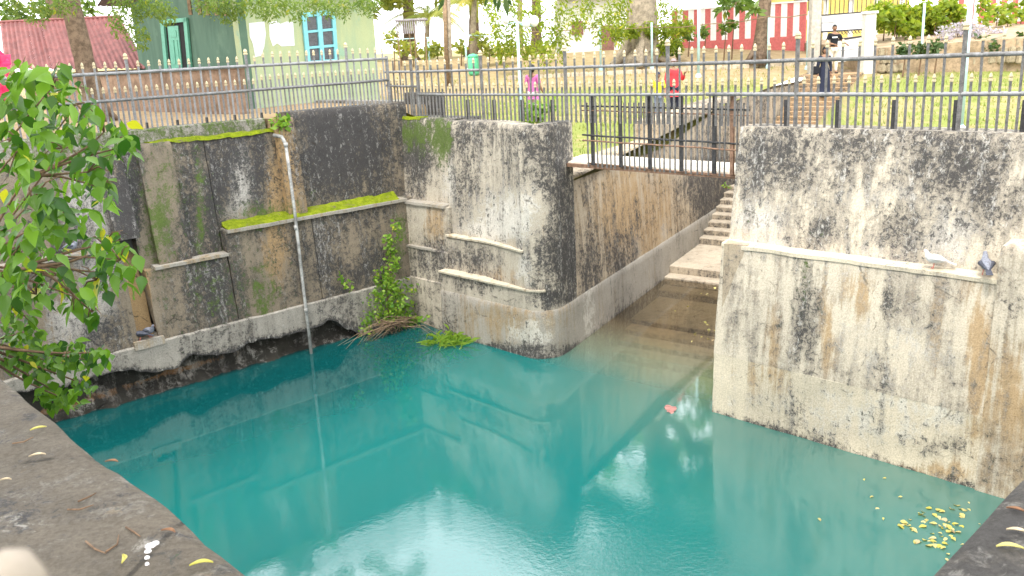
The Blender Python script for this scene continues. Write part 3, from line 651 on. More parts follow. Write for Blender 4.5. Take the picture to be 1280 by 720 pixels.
# ------------------------------------------------------------------ foliage tools
def leaf_cloud(name, blobs, size, mat, parent=None, droop=.0, aspect=.45, flat=False):
    """blobs: (x,y,z,rx,ry,rz,n). one mesh of many small folded leaves"""
    P = []; 
    for x, y, z, rx, ry, rz, n in blobs:
        d = rng.normal(size=(int(n), 3)); d /= np.linalg.norm(d, axis=1)[:, None]
        P.append(d * (rng.random((int(n), 1)) ** .45) * [rx, ry, rz] + [x, y, z])
    P = np.concatenate(P); n = len(P)
    ax = rng.normal(size=(n, 3)); ax[:, 2] = ax[:, 2] * .6 - droop; ax /= np.linalg.norm(ax, axis=1)[:, None]
    o = rng.normal(size=(n, 3)); o[:, 2] *= .5; sd_ = np.cross(ax, o); sd_ /= np.linalg.norm(sd_, axis=1)[:, None] + 1e-9; nm = np.cross(sd_, ax)
    L = (size * (.6 + .8 * rng.random(n)))[:, None]
    V = np.stack([P, P + ax * L * .45 + sd_ * L * aspect * .5 + nm * L * .08, P + ax * L, P + ax * L * .45 - sd_ * L * aspect * .5 + nm * L * .08], 1).reshape(-1, 3)
    me = bpy.data.meshes.new(name); me.vertices.add(4 * n); me.vertices.foreach_set('co', V.astype(np.float32).ravel())
    me.loops.add(4 * n); me.loops.foreach_set('vertex_index', np.arange(4 * n, dtype=np.int32))
    me.polygons.add(n); me.polygons.foreach_set('loop_start', np.arange(0, 4 * n, 4, dtype=np.int32)); me.polygons.foreach_set('loop_total', np.full(n, 4, dtype=np.int32))
    me.update(calc_edges=True); me.validate()
    tint = np.repeat(rng.random(n), 4); me.attributes.new('tint', 'FLOAT', 'POINT').data.foreach_set('value', tint.astype(np.float32))
    return link(name, me, MAT[mat], parent)
def limb(b, p0, p1, r0, r1, bend=.15, n=6):
    p0, p1 = Vector(p0), Vector(p1); L = (p1 - p0).length; off = Vector((random.uniform(-1, 1), random.uniform(-1, 1), random.uniform(-.3, .6))) * L * bend
    pts = []; rad = []
    for i in range(n + 1):
        f = i / n; pts.append(p0.lerp(p1, f) + off * math.sin(f * math.pi) + Vector((random.gauss(0, 1), random.gauss(0, 1), 0)) * r0 * .12); rad.append(r0 + (r1 - r0) * f)
    b.tube(pts, rad, 9); return pts
def tree(name, base, lean, h_fork, r0, crowns, leaf, mat, bark, label, group, droop=.3, extra=(), flare=1.5):
    root = tag(empty(name), label, 'tree', group)
    b = MB(); base = Vector(base); fork = base + Vector(lean) + Vector((0, 0, h_fork))
    n = 10; pts = []; rad = []
    for i in range(n + 1):
        f = i / n; pts.append(base.lerp(fork, f) + Vector((math.sin(f * 5) * .06, math.cos(f * 4) * .06, 0)) * r0 - Vector((0, 0, .3 * (1 - f)))); rad.append(r0 * ((1 + (flare - 1) * (1 - f) ** 8) * (1 - .3 * f)))
    b.tube(pts, rad, 14)
    for k in range(6):
        a = k / 6 * 6.28 + .4; d = Vector((math.cos(a), math.sin(a), 0))
        b.tube([base + d * r0 * .6 + Vector((0, 0, r0 * 1.4)), base + d * r0 * 1.3 + Vector((0, 0, r0 * .35)), base + d * r0 * 2.1 - Vector((0, 0, .15))], [r0 * .35, r0 * .3, r0 * .12], 7)
    blobs = list(extra)
    for cxx, cyy, czz, rx, ry, rz, n_ in crowns:
        c = Vector((cxx, cyy, czz)); q = limb(b, fork - Vector((0, 0, .3)), c, r0 * .5, r0 * .1)
        m_ = max(4, int(n_ / 170))
        for k in range(m_):
            d = Vector((random.gauss(0, 1), random.gauss(0, 1), random.gauss(0, 1))).normalized() * (random.random() ** .33)
            p = Vector((c.x + d.x * rx, c.y + d.y * ry, c.z + d.z * rz)); rr_ = .2 * (rx + ry + rz) / 3 * random.uniform(.7, 1.5) + .25
            if k % 3 == 0: b.tube([q[3], q[3].lerp(p, .55) + Vector((0, 0, .2)), p], [r0 * .12, r0 * .08, r0 * .03], 6)
            blobs.append((p.x, p.y, p.z, rr_, rr_, rr_ * .8, n_ / m_))
    b.build('trunk', MAT[bark], root, True)
    leaf_cloud('crown', blobs, leaf, mat, root, droop, .36)
    return root
def hang(pts, Y, r, n, rz=None):
    out = []
    for x, y in pts:
        p = at_y(x, y, Y + random.uniform(-1.2, 1.2)); k = r / F_PX * Y; out.append((p.x, p.y, p.z, k, k, (rz or r) / F_PX * Y, n))
    return out
GT = 'shade trees round the pool'
tree('shade_tree', at_z(124, 158, -1.15) * 1.12 if False else at_y(122, 150, 24.6), (-.5, .4, 0), 5.2, .30,
     [(-14, 26, 8, 3, 3, 1.6, 5200), (-12, 28, 9.0, 3.5, 3, 1.8, 5600), (-11, 23, 10.5, 4, 4, 2, 5600), (-16, 30, 10, 4, 4, 2.5, 4400), (-15, 24, 13, 4, 4, 2.5, 4800), (-16, 29, 14.5, 4, 4, 2.5, 5600)], .115, 'leaf_feather', 'bark',
     'brown-trunked tree rising in front of the red tin roof', GT, .9,
     extra=hang([(20, 2), (45, 14), (80, 4), (150, 2), (170, 12), (150, 28), (172, 45), (190, 6), (205, 14), (255, 0), (272, 8), (285, 14), (300, 6), (320, 2), (335, 10)], 24, 15, 230, 17) + hang([(352, 4), (372, 12), (392, 4), (410, 8), (428, 10), (450, 2), (465, 6)], 24, 14, 170, 15))
tree('shade_tree', at_y(800, 79, 45), (.2, 0, 0), 6, .85,
     [(4, 45, 9, 5, 4, 2.6, 6500), (11, 44, 10, 5, 4, 3, 6500), (8, 43, 14, 5, 5, 3, 6500), (14, 47, 15, 6, 5, 3.5, 6500), (5.5, 43, 17, 4, 4, 2.5, 5000)], .21, 'leaf_yellow', 'bark_pale',
     'massive tree with a thick pale trunk behind the lawn', GT, .9,
     extra=hang([(640, 10), (655, 30), (672, 15), (690, 40), (700, 12), (720, 25), (735, 8), (750, 38), (762, 18), (778, 6), (775, 34), (830, 10), (845, 25), (838, 45), (658, 60), (680, 62), (640, 45), (620, 35), (615, 15), (628, 58), (700, 55)], 43, 12, 190, 24) + hang([(772, 40), (790, 38), (810, 36), (830, 38), (845, 36), (858, 33), (832, 58), (845, 55)], 44.2, 10, 280))
tree('shade_tree', at_y(948, 73, 42), (.5, 0, 0), 5.5, .32,
     [(10, 42, 8, 3, 3, 2, 1500), (15, 42, 9, 3.5, 3, 2, 1800), (13, 41, 12, 4, 4, 2.2, 2000)], .45, 'leaf_tree', 'bark',
     'dark leaning tree trunk before the red and white striped wall', GT, .4, extra=hang([(905, 8), (935, 6), (942, 12), (908, 0), (925, 2)], 41.5, 7, 26))
tree('shade_tree', at_y(72, 60, 44), (.4, .3, 0), 7, .42,
     [(-25, 44, 10, 5, 4, 3, 2400), (-18, 45, 11, 5, 4, 3, 2600), (-22, 46, 15, 5, 5, 3, 2400)], .42, 'leaf_tree', 'bark', 'tree with a low side branch behind the red roofed shed', GT, .4, extra=hang([(10, 8), (30, 20), (55, 8), (95, 14), (110, 8), (15, 22)], 42, 12, 60))
for i, (x, Y, h, mt_, lb) in enumerate([(-38, 62, 17, 'leaf_dark', 'tall dark tree far behind the red roofed shed'), (-27, 70, 21, 'leaf_tree', 'broad green tree beyond the shed and the house'), (-15, 66, 18, 'leaf_dark', 'dark tree standing behind the green house roof'), (-6, 60, 15, 'leaf_dark', 'grey-green tree beyond the wire cage'), (3, 76, 20, 'leaf_yellow', 'bright hazy tree beyond the palms'), (24, 74, 22, 'leaf_tree', 'tall tree behind the striped wall'), (40, 70, 20, 'leaf_yellow', 'yellow-green tree behind the yellow building'), (56, 60, 19, 'leaf_tree', 'tall tree far right beyond the striped wall'), (16, 62, 20, 'leaf_yellow', 'bushy yellow-green tree just behind the striped wall'), (31, 58, 18, 'leaf_tree', 'bushy tree behind the creeper hedge'), (9, 68, 22, 'leaf_yellow', 'pale leafy tree behind the white house'), (-2, 68, 13, 'leaf_palm', 'pale hazy tree behind the palms'), (-11, 55, 10, 'leaf_palm', 'low pale tree beside the house corner')]):
    z = G(x, Y)
    tree('background_tree', (x, Y, z), (.3, 0, 0), h * .35, .45, [(x - 4, Y, z + h * .55, 4.5, 4, 3.2, 1500), (x + 4, Y + 1, z + h * .6, 4.5, 4, 3.2, 1500), (x, Y - 1, z + h * .8, 4.5, 4, 3.2, 1700), (x + 1, Y, z + h * .45, 4, 4, 2.5, 1000)], .6, mt_, 'bark', lb, 'trees in the far background', .3)
# tree overhanging the viewer's corner: shades the near half of the pool, leaf tips hang into the top of the view
tree('overhanging_tree', W(5.5, -3.2, -2.1), (-.6, .8, 0), 7, .4,
     [(-7, 2, 9.5, 3.5, 3.5, 1.6, 2600), (-2.5, 5, 10.5, 3.5, 3.5, 1.6, 2600), (-6, 8, 11, 3.5, 3.5, 1.6, 2600), (-10, 7, 10, 3, 3.5, 1.6, 2200), (-1, 0, 9, 3, 3, 1.4, 1800), (-12, 12, 11.5, 3.5, 3, 1.5, 2000)], .3, 'leaf_dark', 'bark',
     'tree overhanging the near corner with dark leaf tips at the top of the view', GT, .5, extra=[])
tree('overhanging_tree', W(-6, 6, -2.0), (.6, .3, 0), 7, .45,  # added out of frame to cut skylight and deepen contrast in the pool
     [(12, 1, 11, 4, 4, 2, 2600), (9, -4, 11, 4, 4, 2, 2400), (17, 6, 12, 4, 4, 2, 2600), (14, -2, 15, 5, 5, 2.5, 2800), (21, 13, 12, 3.5, 4, 2, 2200), (19, 2, 14, 4, 4, 2.2, 2200)], .34, 'leaf_dark', 'bark',
     'added unseen shade tree beside the right parapet, holding back skylight', GT, .5)
tree('overhanging_tree', (-3, -9, -2.0), (.2, .4, 0), 7, .45,  # added behind the camera, crowns there only to block skylight
     [(-4, -6, 12, 5, 4, 2, 2800), (3, -9, 13, 5, 4, 2.2, 2800), (-10, -6, 13, 5, 5, 2.2, 2600), (-3, -12, 15, 6, 5, 2.5, 2800), (-6, -3, 15, 5, 4, 2.2, 2600)], .36, 'leaf_dark', 'bark',
     'added unseen shade tree behind the viewer, blocking skylight over the pool', GT, .5)
tree('overhanging_tree', W(24, -1, -1.4), (.2, .4, 0), 7, .45,  # added canopy on the left, widened to hold skylight off the walls
     [(-17, 16, 10, 4, 4, 2, 2600), (-20, 11, 11, 4, 4, 2, 2600), (-14, 20, 13, 4, 4, 2.4, 2600), (-18, 15, 15, 5, 5, 2.5, 2800), (-13, 14, 14, 3.5, 4, 2, 2400), (-15, 8, 13, 4, 4, 2, 2400)], .34, 'leaf_dark', 'bark',
     'added out-of-view shade tree left of the pool, dimming the skylight', GT, .5)
def leaf_tips():
    root = tag(empty('leaf_spray'), 'dark drooping leaf tips hanging in front of the hazy garden', 'leaves'); b = MB()
    for x, y, L, a in ((556, -4, 20, 25), (610, -4, 14, 20), (618, -6, 16, -5), (625, -4, 20, 10), (631, -6, 27, -8), (634, -4, 14, -25), (604, -8, 12, 45)):
        p = at_y(x, y, 5.0); k = 5.0 / F_PX; d = (Rv * -math.sin(R(a)) - Uv * math.cos(R(a))); sdv = Rv * math.cos(R(a)) - Uv * math.sin(R(a))
        q = [p, p + d * L * .45 * k + sdv * L * .15 * k, p + d * L * k, p + d * L * .45 * k - sdv * L * .15 * k, p + d * L * .5 * k + Fv * .012]
        b.add(q, [(0, 1, 4), (1, 2, 4), (2, 3, 4), (3, 0, 4)])
    me = b.mesh('leaves'); me.attributes.new('tint', 'FLOAT', 'POINT').data.foreach_set('value', [random.random() for _ in me.vertices]); link('leaves', me, MAT['leaf_dark'], root)
    MB().tube([at_y(640, -40, 5.0), at_y(620, -14, 5.0), at_y(604, -8, 5.0)], .008, 6).build('branch', MAT['twig'], root)
    MB().tube([at_y(600, -60, 5.0), at_y(570, -20, 5.0), at_y(556, -4, 5.0)], .007, 6).build('branch', MAT['twig'], root)
leaf_tips()
# palms in the hazy garden
def palm(x, Y, h, lab, n=13):
    root = tag(empty('palm_tree'), lab, 'palm', 'garden palms'); z = G(x, Y); b = MB(); b.tube([(x, Y, z - .2), (x + .1, Y, z + h * .5), (x + .25, Y, z + h)], [.22, .17, .14], 10); b.build('trunk', MAT['bark_pale'], root, True)
    for k in range(n):
        a = k / n * 6.283 + random.uniform(-.2, .2); up = random.uniform(.25, 1.1); L = random.uniform(2.4, 3.4); mb = MB(); pts = []
        for i in range(9):
            f = i / 8; pts.append(Vector((x + .25 + math.cos(a) * L * f * math.cos(up * (1 - f)), Y + math.sin(a) * L * f * math.cos(up * (1 - f)), z + h + L * (math.sin(up) * f - .75 * f * f))))
        mb.tube(pts, [.03 * (1 - i / 10) for i in range(9)], 4)
        for i in range(1, 40):
            f = i / 40 * 8; j = int(f); p = pts[j].lerp(pts[min(j + 1, 8)], f - j); d = (pts[min(j + 1, 8)] - pts[j]).normalized(); sdv = d.cross(Vector((0, 0, 1))).normalized(); w = .75 * math.sin(.25 + i / 40 * 2.6)
            for sg in (-1, 1):
                tip = p + sdv * sg * w * .8 + d * w * .45 - Vector((0, 0, w * .45)); mb.add([p, p + d * .07, tip], [(0, 1, 2)])
        me = mb.mesh('frond'); me.attributes.new('tint', 'FLOAT', 'POINT').data.foreach_set('value', [random.random() * .3 + random.random() * .6] * len(me.vertices)); link('frond', me, MAT['leaf_palm'], root)
palm(-1.5, 50, 3.0, 'yellowish palm right behind the twin wooden poles')
palm(1.2, 55, 5.0, 'taller yellow palm deep in the hazy garden', 14)
palm(-4.6, 57, 2.6, 'small palm beside the wire cage')

# ------------------------------------------------------------------ foreground shrub on the left
LEAFV = [(0, 0, 0), (-.30, .22, .03), (-.40, .45, .05), (-.24, .72, .02), (0, 1.08, -.10), (.24, .72, .02), (.40, .45, .05), (.30, .22, .03), (0, .30, -.04), (0, .62, -.04)]
LEAFF = [(0, 8, 1), (1, 8, 9, 2), (2, 9, 3), (3, 9, 4), (4, 9, 5), (5, 9, 6), (6, 9, 8, 7), (7, 8, 0)]
def leaf_mesh(name, mat, curl=0.0):
    me = mesh(name, [(x, y, z - curl * y * y) for x, y, z in LEAFV], LEAFF); me.materials.append(MAT[mat]); me.attributes.new('tint', 'FLOAT', 'POINT').data.foreach_set('value', [0.0] * 10)
    me.polygons.foreach_set('use_smooth', [True] * len(me.polygons)); return me
LM = [leaf_mesh('leaf', 'leaf_shrub', c) for c in (0, .15, .3)]
def big_shrub():
    root = tag(empty('leafy_shrub'), 'leafy green shrub with heart-shaped leaves hanging over the pool', 'shrub')
    D = 8.6
    b = MB()
    trunk0 = at_y(-110, 420, 6.2); hub = at_y(-30, 330, 6.8)
    b.tube([trunk0 + Vector((-.4, -.6, -1)), trunk0, hub], [.09, .07, .05], 8)
    areas = [(25, 110, 34, 40), (65, 110, 34, 34), (95, 130, 28, 30), (130, 165, 34, 22), (150, 185, 22, 16), (30, 180, 40, 44), (80, 185, 40, 32), (110, 215, 34, 26), (125, 235, 24, 16), (40, 250, 40, 34), (80, 265, 34, 26), (15, 320, 26, 40), (50, 300, 40, 22), (130, 305, 24, 22), (150, 325, 24, 22), (120, 350, 24, 20), (165, 345, 16, 16), (60, 345, 34, 18), (95, 372, 26, 16), (20, 390, 26, 30), (45, 368, 26, 18), (115, 390, 16, 10), (150, 300, 10, 12)]
    low = [(20, 440, 34, 22), (55, 450, 34, 24), (90, 440, 28, 18), (70, 490, 26, 18), (110, 450, 18, 16), (105, 480, 18, 12), (130, 440, 12, 10), (30, 415, 26, 16), (85, 500, 18, 10)]
    leaves = []
    for ai, (x, y, rx, ry) in enumerate(areas):
        Y0 = 6.6 + .0035 * x + random.uniform(-.3, .4); c = at_y(x, y, Y0)
        e_ = limb(b, hub if x < 110 else at_y(40, 330 if y > 270 else 220, 6.8), c, .012, .005, .12)
        for k in range(int(rx * ry / 24)):
            r_ = math.sqrt(random.random()); th = random.uniform(0, 6.283)
            p = at_y(x + rx * r_ * math.cos(th), y + ry * r_ * math.sin(th), Y0 + random.uniform(-.55, .55)); leaves.append((p, .098 * random.uniform(.55, 1.35), 0))
        for k in range(3):
            p = at_y(x + random.uniform(-rx, rx), y + random.uniform(-ry, ry), Y0); b.tube([c, c.lerp(p, .5) + Vector((0, 0, .04)), p], [.008, .006, .003], 5)
    for x, y, rx, ry in low:
        Y0 = 6.9; c = at_y(x, y, Y0); limb(b, at_y(-30, 430, 6.4), c, .014, .005, .1)
        for k in range(int(rx * ry / 9)):
            r_ = math.sqrt(random.random()); th = random.uniform(0, 6.283); p = at_y(x + rx * r_ * math.cos(th), y + ry * r_ * math.sin(th), Y0 + random.uniform(-.4, .6)); leaves.append((p, .062 * random.uniform(.6, 1.5), 1))
    # the bare twig
    b.tube([at_y(12, 338, 6.8), at_y(50, 333, 6.75), at_y(85, 328, 6.7), at_y(108, 320, 6.65)], [.016, .014, .011, .008], 6); b.tube([at_y(52, 333, 6.75), at_y(75, 345, 6.7), at_y(85, 362, 6.7)], [.009, .007, .004], 5)
    b.build('branch', MAT['twig'], root, True)
    random.shuffle(leaves); leaves.sort(key=lambda q: -q[1] + random.uniform(-.02, .02)); blobs = []
    for i, (p, sz, k) in enumerate(leaves):
        if i < 300:
            o = bpy.data.objects.new('leaf', LM[i % 3]); col.objects.link(o); o.parent = root; o.location = p; o.scale = (sz * random.uniform(.8, 1.1), sz * random.uniform(1.2, 1.6), sz * 1.3)
            o.rotation_euler = (random.gauss(-.85, .45), random.gauss(0, .4), random.gauss(math.pi * .95, 1.1))
        else: blobs.append((p, sz))
    # remaining leaves joined
    v = []; f = []; tint = []
    for p, sz in blobs:
        rot = Matrix.Rotation(random.gauss(math.pi, 1.2), 3, 'Z') @ Matrix.Rotation(random.gauss(-.85, .5), 3, 'X') @ Matrix.Rotation(random.gauss(0, .4), 3, 'Y'); bi = len(v); tn = random.random()
        for q in LEAFV: v.append(p + rot @ (Vector(q) * sz * 1.25)); tint.append(tn)
        f += [tuple(j + bi for j in g) for g in LEAFF]
    me = mesh('foliage', v, f); me.attributes.new('tint', 'FLOAT', 'POINT').data.foreach_set('value', tint); o = link('foliage', me, MAT['leaf_shrub'], root, True); o['kind'] = 'stuff'
    # two pink blossoms
    for (x, y, r_) in ((2, 80, .085), (3, 115, .06)):
        c = at_y(x, y, 6.5); fm = MB()
        for k in range(9):
            a = k / 9 * 6.283; d = Vector((math.cos(a), random.uniform(-.3, .3), math.sin(a))); sdv = Vector((-math.sin(a), .1, math.cos(a)))
            fm.add([c, c + d * r_ * .6 + sdv * r_ * .45, c + d * r_ * 1.15 + Vector((0, -.02, 0)), c + d * r_ * .6 - sdv * r_ * .45], [(0, 1, 2, 3)])
        me = fm.mesh('blossom'); me.attributes.new('tint', 'FLOAT', 'POINT').data.foreach_set('value', [random.random() for _ in me.vertices]); link('blossom', me, MAT['flower_pink'], root)
big_shrub()

# ------------------------------------------------------------------ corner creeper, roots, grass tuft, small weed
def creeper():
    root = tag(empty('creeper_plant'), 'bright green creeper climbing the inner corner above the water', 'creeper')
    b = MB(); blobs = []
    def P(x, y, d=.12):
        p = at_t(x, y, 13.72 + random.uniform(-.15, .15)); q = at_s(x, y, 18.72 + random.uniform(-.15, .15)); return (p if p.length < q.length else q) * (1 - d / 24)
    line = [(488, 410), (485, 380), (484, 350), (488, 320), (490, 295), (493, 275)]
    b.tube([P(*q) for q in line], [.03, .025, .02, .016, .012, .008], 6)
    for x, y, r_, n in [(492, 285, 7, 40), (490, 300, 8, 60), (488, 315, 9, 90), (490, 330, 9, 90), (484, 345, 11, 110), (492, 352, 12, 110), (480, 362, 14, 130), (500, 365, 12, 110), (470, 375, 12, 90), (488, 380, 20, 230), (508, 385, 14, 130), (478, 392, 16, 160), (500, 400, 16, 150), (518, 402, 10, 70), (465, 398, 10, 60), (460, 412, 10, 40), (530, 400, 6, 20), (520, 360, 6, 16), (507, 350, 5, 16), (435, 352, 5, 16), (430, 345, 3, 8), (440, 360, 4, 10)]:
        p = P(x, y); k = r_ / F_PX * 24; blobs.append((p.x, p.y, p.z, k, k, k, n))
    b.build('stem', MAT['twig'], root, True); leaf_cloud('foliage', [(x + random.gauss(0, .05), y, z, a * 1.1, b__, c * 1.2, n * .8) for x, y, z, a, b__, c, n in blobs], .105, 'leaf_vine', root, .2, .7)
    r2 = tag(empty('root_tangle'), 'tangle of brown dry roots drooping to the water under the creeper', 'roots'); b = MB()
    for k in range(60):
        a = P(random.uniform(466, 525), random.uniform(395, 410), .3); c = P(random.gauss(488, 26), random.uniform(415, 440), .5); c.z = max(ZW - .03, c.z)
        md = a.lerp(c, .5) + Vector((random.uniform(-.2, .2), -.2, random.uniform(.05, .3))); b.tube([a, md, c], [.011, .008, .004], 4)
    b.build('root', MAT['root'], r2)
    g = tag(empty('grass_tuft'), 'tuft of thin green grass leaning over the water at the wall foot', 'grass'); b = MB()
    for k in range(90):
        a = at_z(random.gauss(558, 12), random.gauss(428, 4), ZW); c = a + Vector((random.gauss(.1, .25), random.gauss(-.15, .2), random.uniform(.05, .32))); b.add([a + Vector((-.012, 0, 0)), a + Vector((.012, 0, 0)), a.lerp(c, .6) + Vector((0, 0, .08)), c], [(0, 1, 2), (0, 2, 3)])
    me = b.mesh('blades'); me.attributes.new('tint', 'FLOAT', 'POINT').data.foreach_set('value', [random.random() for _ in me.vertices]); link('blades', me, MAT['leaf_vine'], g)['kind'] = 'stuff'
creeper()
def weed(name, x, y, Ypos, r_px, n, label, mat='leaf_vine', sz=.13):
    root = tag(empty(name), label, 'plant'); p = Vector(Ypos); k = r_px / F_PX * p.length; b = MB(); bl = []
    for i in range(7):
        q = p + Vector((random.gauss(0, .6), random.gauss(0, .5), random.uniform(.5, 1.7))) * k; b.tube([p, p.lerp(q, .5) + Vector((0, 0, .1 * k)), q], [.012, .009, .004], 5); bl.append((q.x, q.y, q.z, k * .4, k * .4, k * .4, n / 7))
    b.build('stem', MAT['twig'], root); leaf_cloud('foliage', bl, sz, mat, root, .3, .5)
weed('weed_plant', 0, 0, at_s(348, 165, 19.3), 13, 90, 'small weed sprouting over the pipe outlet on the left wall', sz=.16)
weed('weed_plant', 0, 0, W(14.9, 15.5, -2.6) if False else at_y(676, 158, 21.8), 17, 260, 'light green weed growing behind the fence on the middle block', 'leaf_vine', .16)
weed('weed_plant', 0, 0, at_y(907, 236, 27.5), 4, 16, 'tiny weed beside the upper passage steps', 'leaf_vine', .1)

# ------------------------------------------------------------------ pipe
pp_ = tag(empty('water_pipe'), 'thin grey plastic pipe bending down the left wall into the water', 'pipe')
a = at_s(342, 169, 19.30); b_ = at_s(352, 171, 19.1); c_ = at_s(357, 180, 19.02); e_ = at_s(389, 441, 18.62)
MB().tube([a, a.lerp(b_, .7), b_, b_.lerp(c_, .6), c_], .045, 10).build('elbow', MAT['pipe'], pp_, True)
MB().tube([c_ + (c_ - e_) * .004, c_.lerp(e_, .3) + Vector((.02, 0, 0)), c_.lerp(e_, .7), e_ + (e_ - c_) * .08], .038, 10).build('downpipe', MAT['pipe'], pp_, True)
for fz in (.38, .78): MB().tube([c_.lerp(e_, fz), c_.lerp(e_, fz + .02)], .047, 10).build('coupling', MAT['pipe'], pp_, True)
MB().tube([c_ - (c_ - e_) * .012, c_ + (c_ - e_) * .006], .052, 10).build('coupling', MAT['pipe'], pp_, True)

# ------------------------------------------------------------------ house
plain('house_light', (.42, .50, .30), .9, 0, .12, 3, .2, .3); plain('house_dark', (.10, .23, .16), .9, 0, .2, 2.5, .2, .3)
plain('blue_paint', (.20, .52, .58), .6, 0, .12); plain('pane_dark', (.10, .10, .11), .3, 0, .3); plain('door_green', (.12, .34, .24), .6, 0, .15); plain('inside_dark', (.015, .015, .015), .9)
plain('poster', (.70, .72, .74), .8, 0, .12, 12); plain('tin_red', (.17, .060, .055), .55, .15, .28, 3); plain('tin_grey', (.20, .20, .21), .5, .4, .3, 3); plain('mud', (.22, .15, .105), .95, 0, .35, 2.5, .1, .6)
plain('timber', (.22, .15, .09), .9, 0, .35, 8)
def weathered(name, c, c2, low):
    mt, nt, out = nodes(name); q = NT(nt); tc = q.n('ShaderNodeTexCoord').outputs['Object']
    a = q.noise(q.mapping(tc, (3, 3, .5)), 1, 7, .65); b = q.noise(tc, 1.1, 8, .7); f = q.noise(tc, 30, 4, .6)
    cc = q.mix(q.ramp(a, .4, .65), c, c2); cc = q.mix(q.ramp(b, .55, .68, 0, .7), cc, low); cc = q.mix(q.ramp(f, .4, .7, 0, .15), cc, (.1, .1, .08))
    q.bsdf(out, cc, .9, q.bump(b, .3, .03)); MAT[name] = mt
weathered('house_light', (.40, .44, .25), (.33, .40, .25), (.22, .39, .31)); weathered('house_dark', (.085, .15, .105), (.06, .115, .08), (.11, .18, .125))
def house():
    h = tag(empty('green_house'), 'green plastered house with a blue window and an open door behind the left fence', 'house')
    A, B, C = W(25.36, 13.13), W(26.39, 18.78), W(33.4, 13.2); Dd = B + (C - A); zt = 2.5; zb = -1.5
    def wall(p, q, mat, name, thick=.25):
        d = (q - p).normalized(); nrm = Vector((-d.y, d.x, 0)); mid = (A + Dd) / 2
        if (mid - p).dot(nrm) < 0: nrm = -nrm
        MB().prism([Vector((*v.xy, zb)) for v in (p, q, q + nrm * thick, p + nrm * thick)], [Vector((*v.xy, zt)) for v in (p, q, q + nrm * thick, p + nrm * thick)]).build(name, MAT[mat], h); return d, nrm
    d1, n1 = wall(A, B, 'house_light', 'wall'); d2, n2 = wall(A + d1 * .01, C, 'house_dark', 'wall'); wall(B, Dd, 'house_light', 'wall'); wall(C, Dd, 'house_dark', 'wall')
    def quad(pxs, P, Q, off, nrm, depth, mat, name, parent, bevel=0):
        pts = [on_wall(x, y, P, Q) - nrm * off for x, y in pxs]; o = MB().prism(pts, [p + nrm * depth for p in pts]).build(name, MAT[mat], parent, bevel=bevel); return o
    # window: frame bars proud of the wall, six panes
    corners = [(377, 17), (416, 13), (420, 76), (383, 79)]
    def uv(u, v): 
        a = Vector(corners[0]).lerp(Vector(corners[1]), u); b = Vector(corners[3]).lerp(Vector(corners[2]), u); return tuple(a.lerp(b, v))
    win = quad([uv(0, 0), uv(1, 0), uv(1, 1), uv(0, 1)], A, B, .01, n1, .005, 'pane_dark', 'window', h)
    def barq(u0, v0, u1, v1, nm): quad([uv(u0, v0), uv(u1, v0), uv(u1, v1), uv(u0, v1)], A, B, .07, n1, .058, 'blue_paint', nm, win)
    for u0, u1 in ((-.03, .10), (.44, .58), (.92, 1.03)): barq(u0, -.02, u1, 1.02, 'frame')
    for v0, v1 in ((-.02, .08), (.35, .40), (.67, .72), (.96, 1.03)):
        barq(.10, v0, .44, v1, 'frame'); barq(.58, v0, .92, v1, 'frame')
    for u0, u1 in ((.12, .42), (.60, .90)):
        for v0, v1 in ((.10, .34), (.42, .66), (.74, .95)):
            for k in range(5):
                a = v0 + (v1 - v0) * (k + .1) / 5; quad([uv(u0, a), uv(u1, a), uv(u1, a + (v1 - v0) * .13), uv(u0, a + (v1 - v0) * .13)], A, B, .035, n1, .02, 'pane_dark', 'louvre', win)
    # door in the shaded wall
    dr = quad([(206, 28), (236, 26), (244, 134), (216, 136)], A, C, .012, n2, .01, 'inside_dark', 'door', h)
    for c4 in ([(203, 25), (207, 25), (217, 136), (213, 136)], [(232, 23), (236, 23), (246, 134), (242, 134)], [(203, 25), (236, 22), (236, 27), (203, 30)]): quad(c4, A, C, .09, n2, .075, 'door_green', 'door_frame', dr)
    quad([(211, 33), (224, 32), (234, 136), (221, 137)], A, C, .05, n2, .035, 'door_green', 'door_leaf', dr)
    for c4 in ([(214, 38), (222, 37.5), (223, 46), (215, 46.5)], [(216, 50), (219, 50), (222, 80), (218.5, 80)], [(221, 50), (223.5, 50), (227, 80), (224, 80)]): quad(c4, A, C, .07, n2, .019, 'door_green', 'door_panel', dr)
    # torn posters
    quad([(311, 29), (330, 27), (332, 42), (330, 58), (326, 70), (319, 71), (316, 55), (312, 45)], A, B, .012, n1, .01, 'poster', 'poster', h)
    quad([(336, 28), (345, 26), (350, 30), (358, 27), (366, 28), (368, 57), (352, 58), (346, 54), (341, 58), (337, 46)], A, B, .012, n1, .01, 'poster', 'poster', h)
    # roof with overhang, corrugated
    up = Vector((0, 0, 1)); ov = .75
    cs = [A - d1 * 0 - n1 * ov - n2 * ov, B - n1 * ov + d1 * ov, Dd + n1 * ov + d1 * ov, C + n1 * ov - n2 * ov]
    rid0, rid1 = (cs[0] + cs[3]) / 2, (cs[1] + cs[2]) / 2
    rb = MB(); zr = zt + 1.9; ze = zt - .02
    def slope(p0, p1, q0, q1):
        N = 60; v = []; 
        for i in range(N + 1):
            f = i / N; off = .03 * (i % 2); a = p0.lerp(p1, f); b = q0.lerp(q1, f); v += [Vector((a.x, a.y, ze + off)), Vector((b.x, b.y, zr + off)), Vector((b.x, b.y, zr + off - .05)), Vector((a.x, a.y, ze + off - .05))]
        rb.add(v, [(4 * i + k, 4 * i + 4 + k, 4 * i + 4 + (k + 1) % 4, 4 * i + (k + 1) % 4) for i in range(N) for k in range(4)])
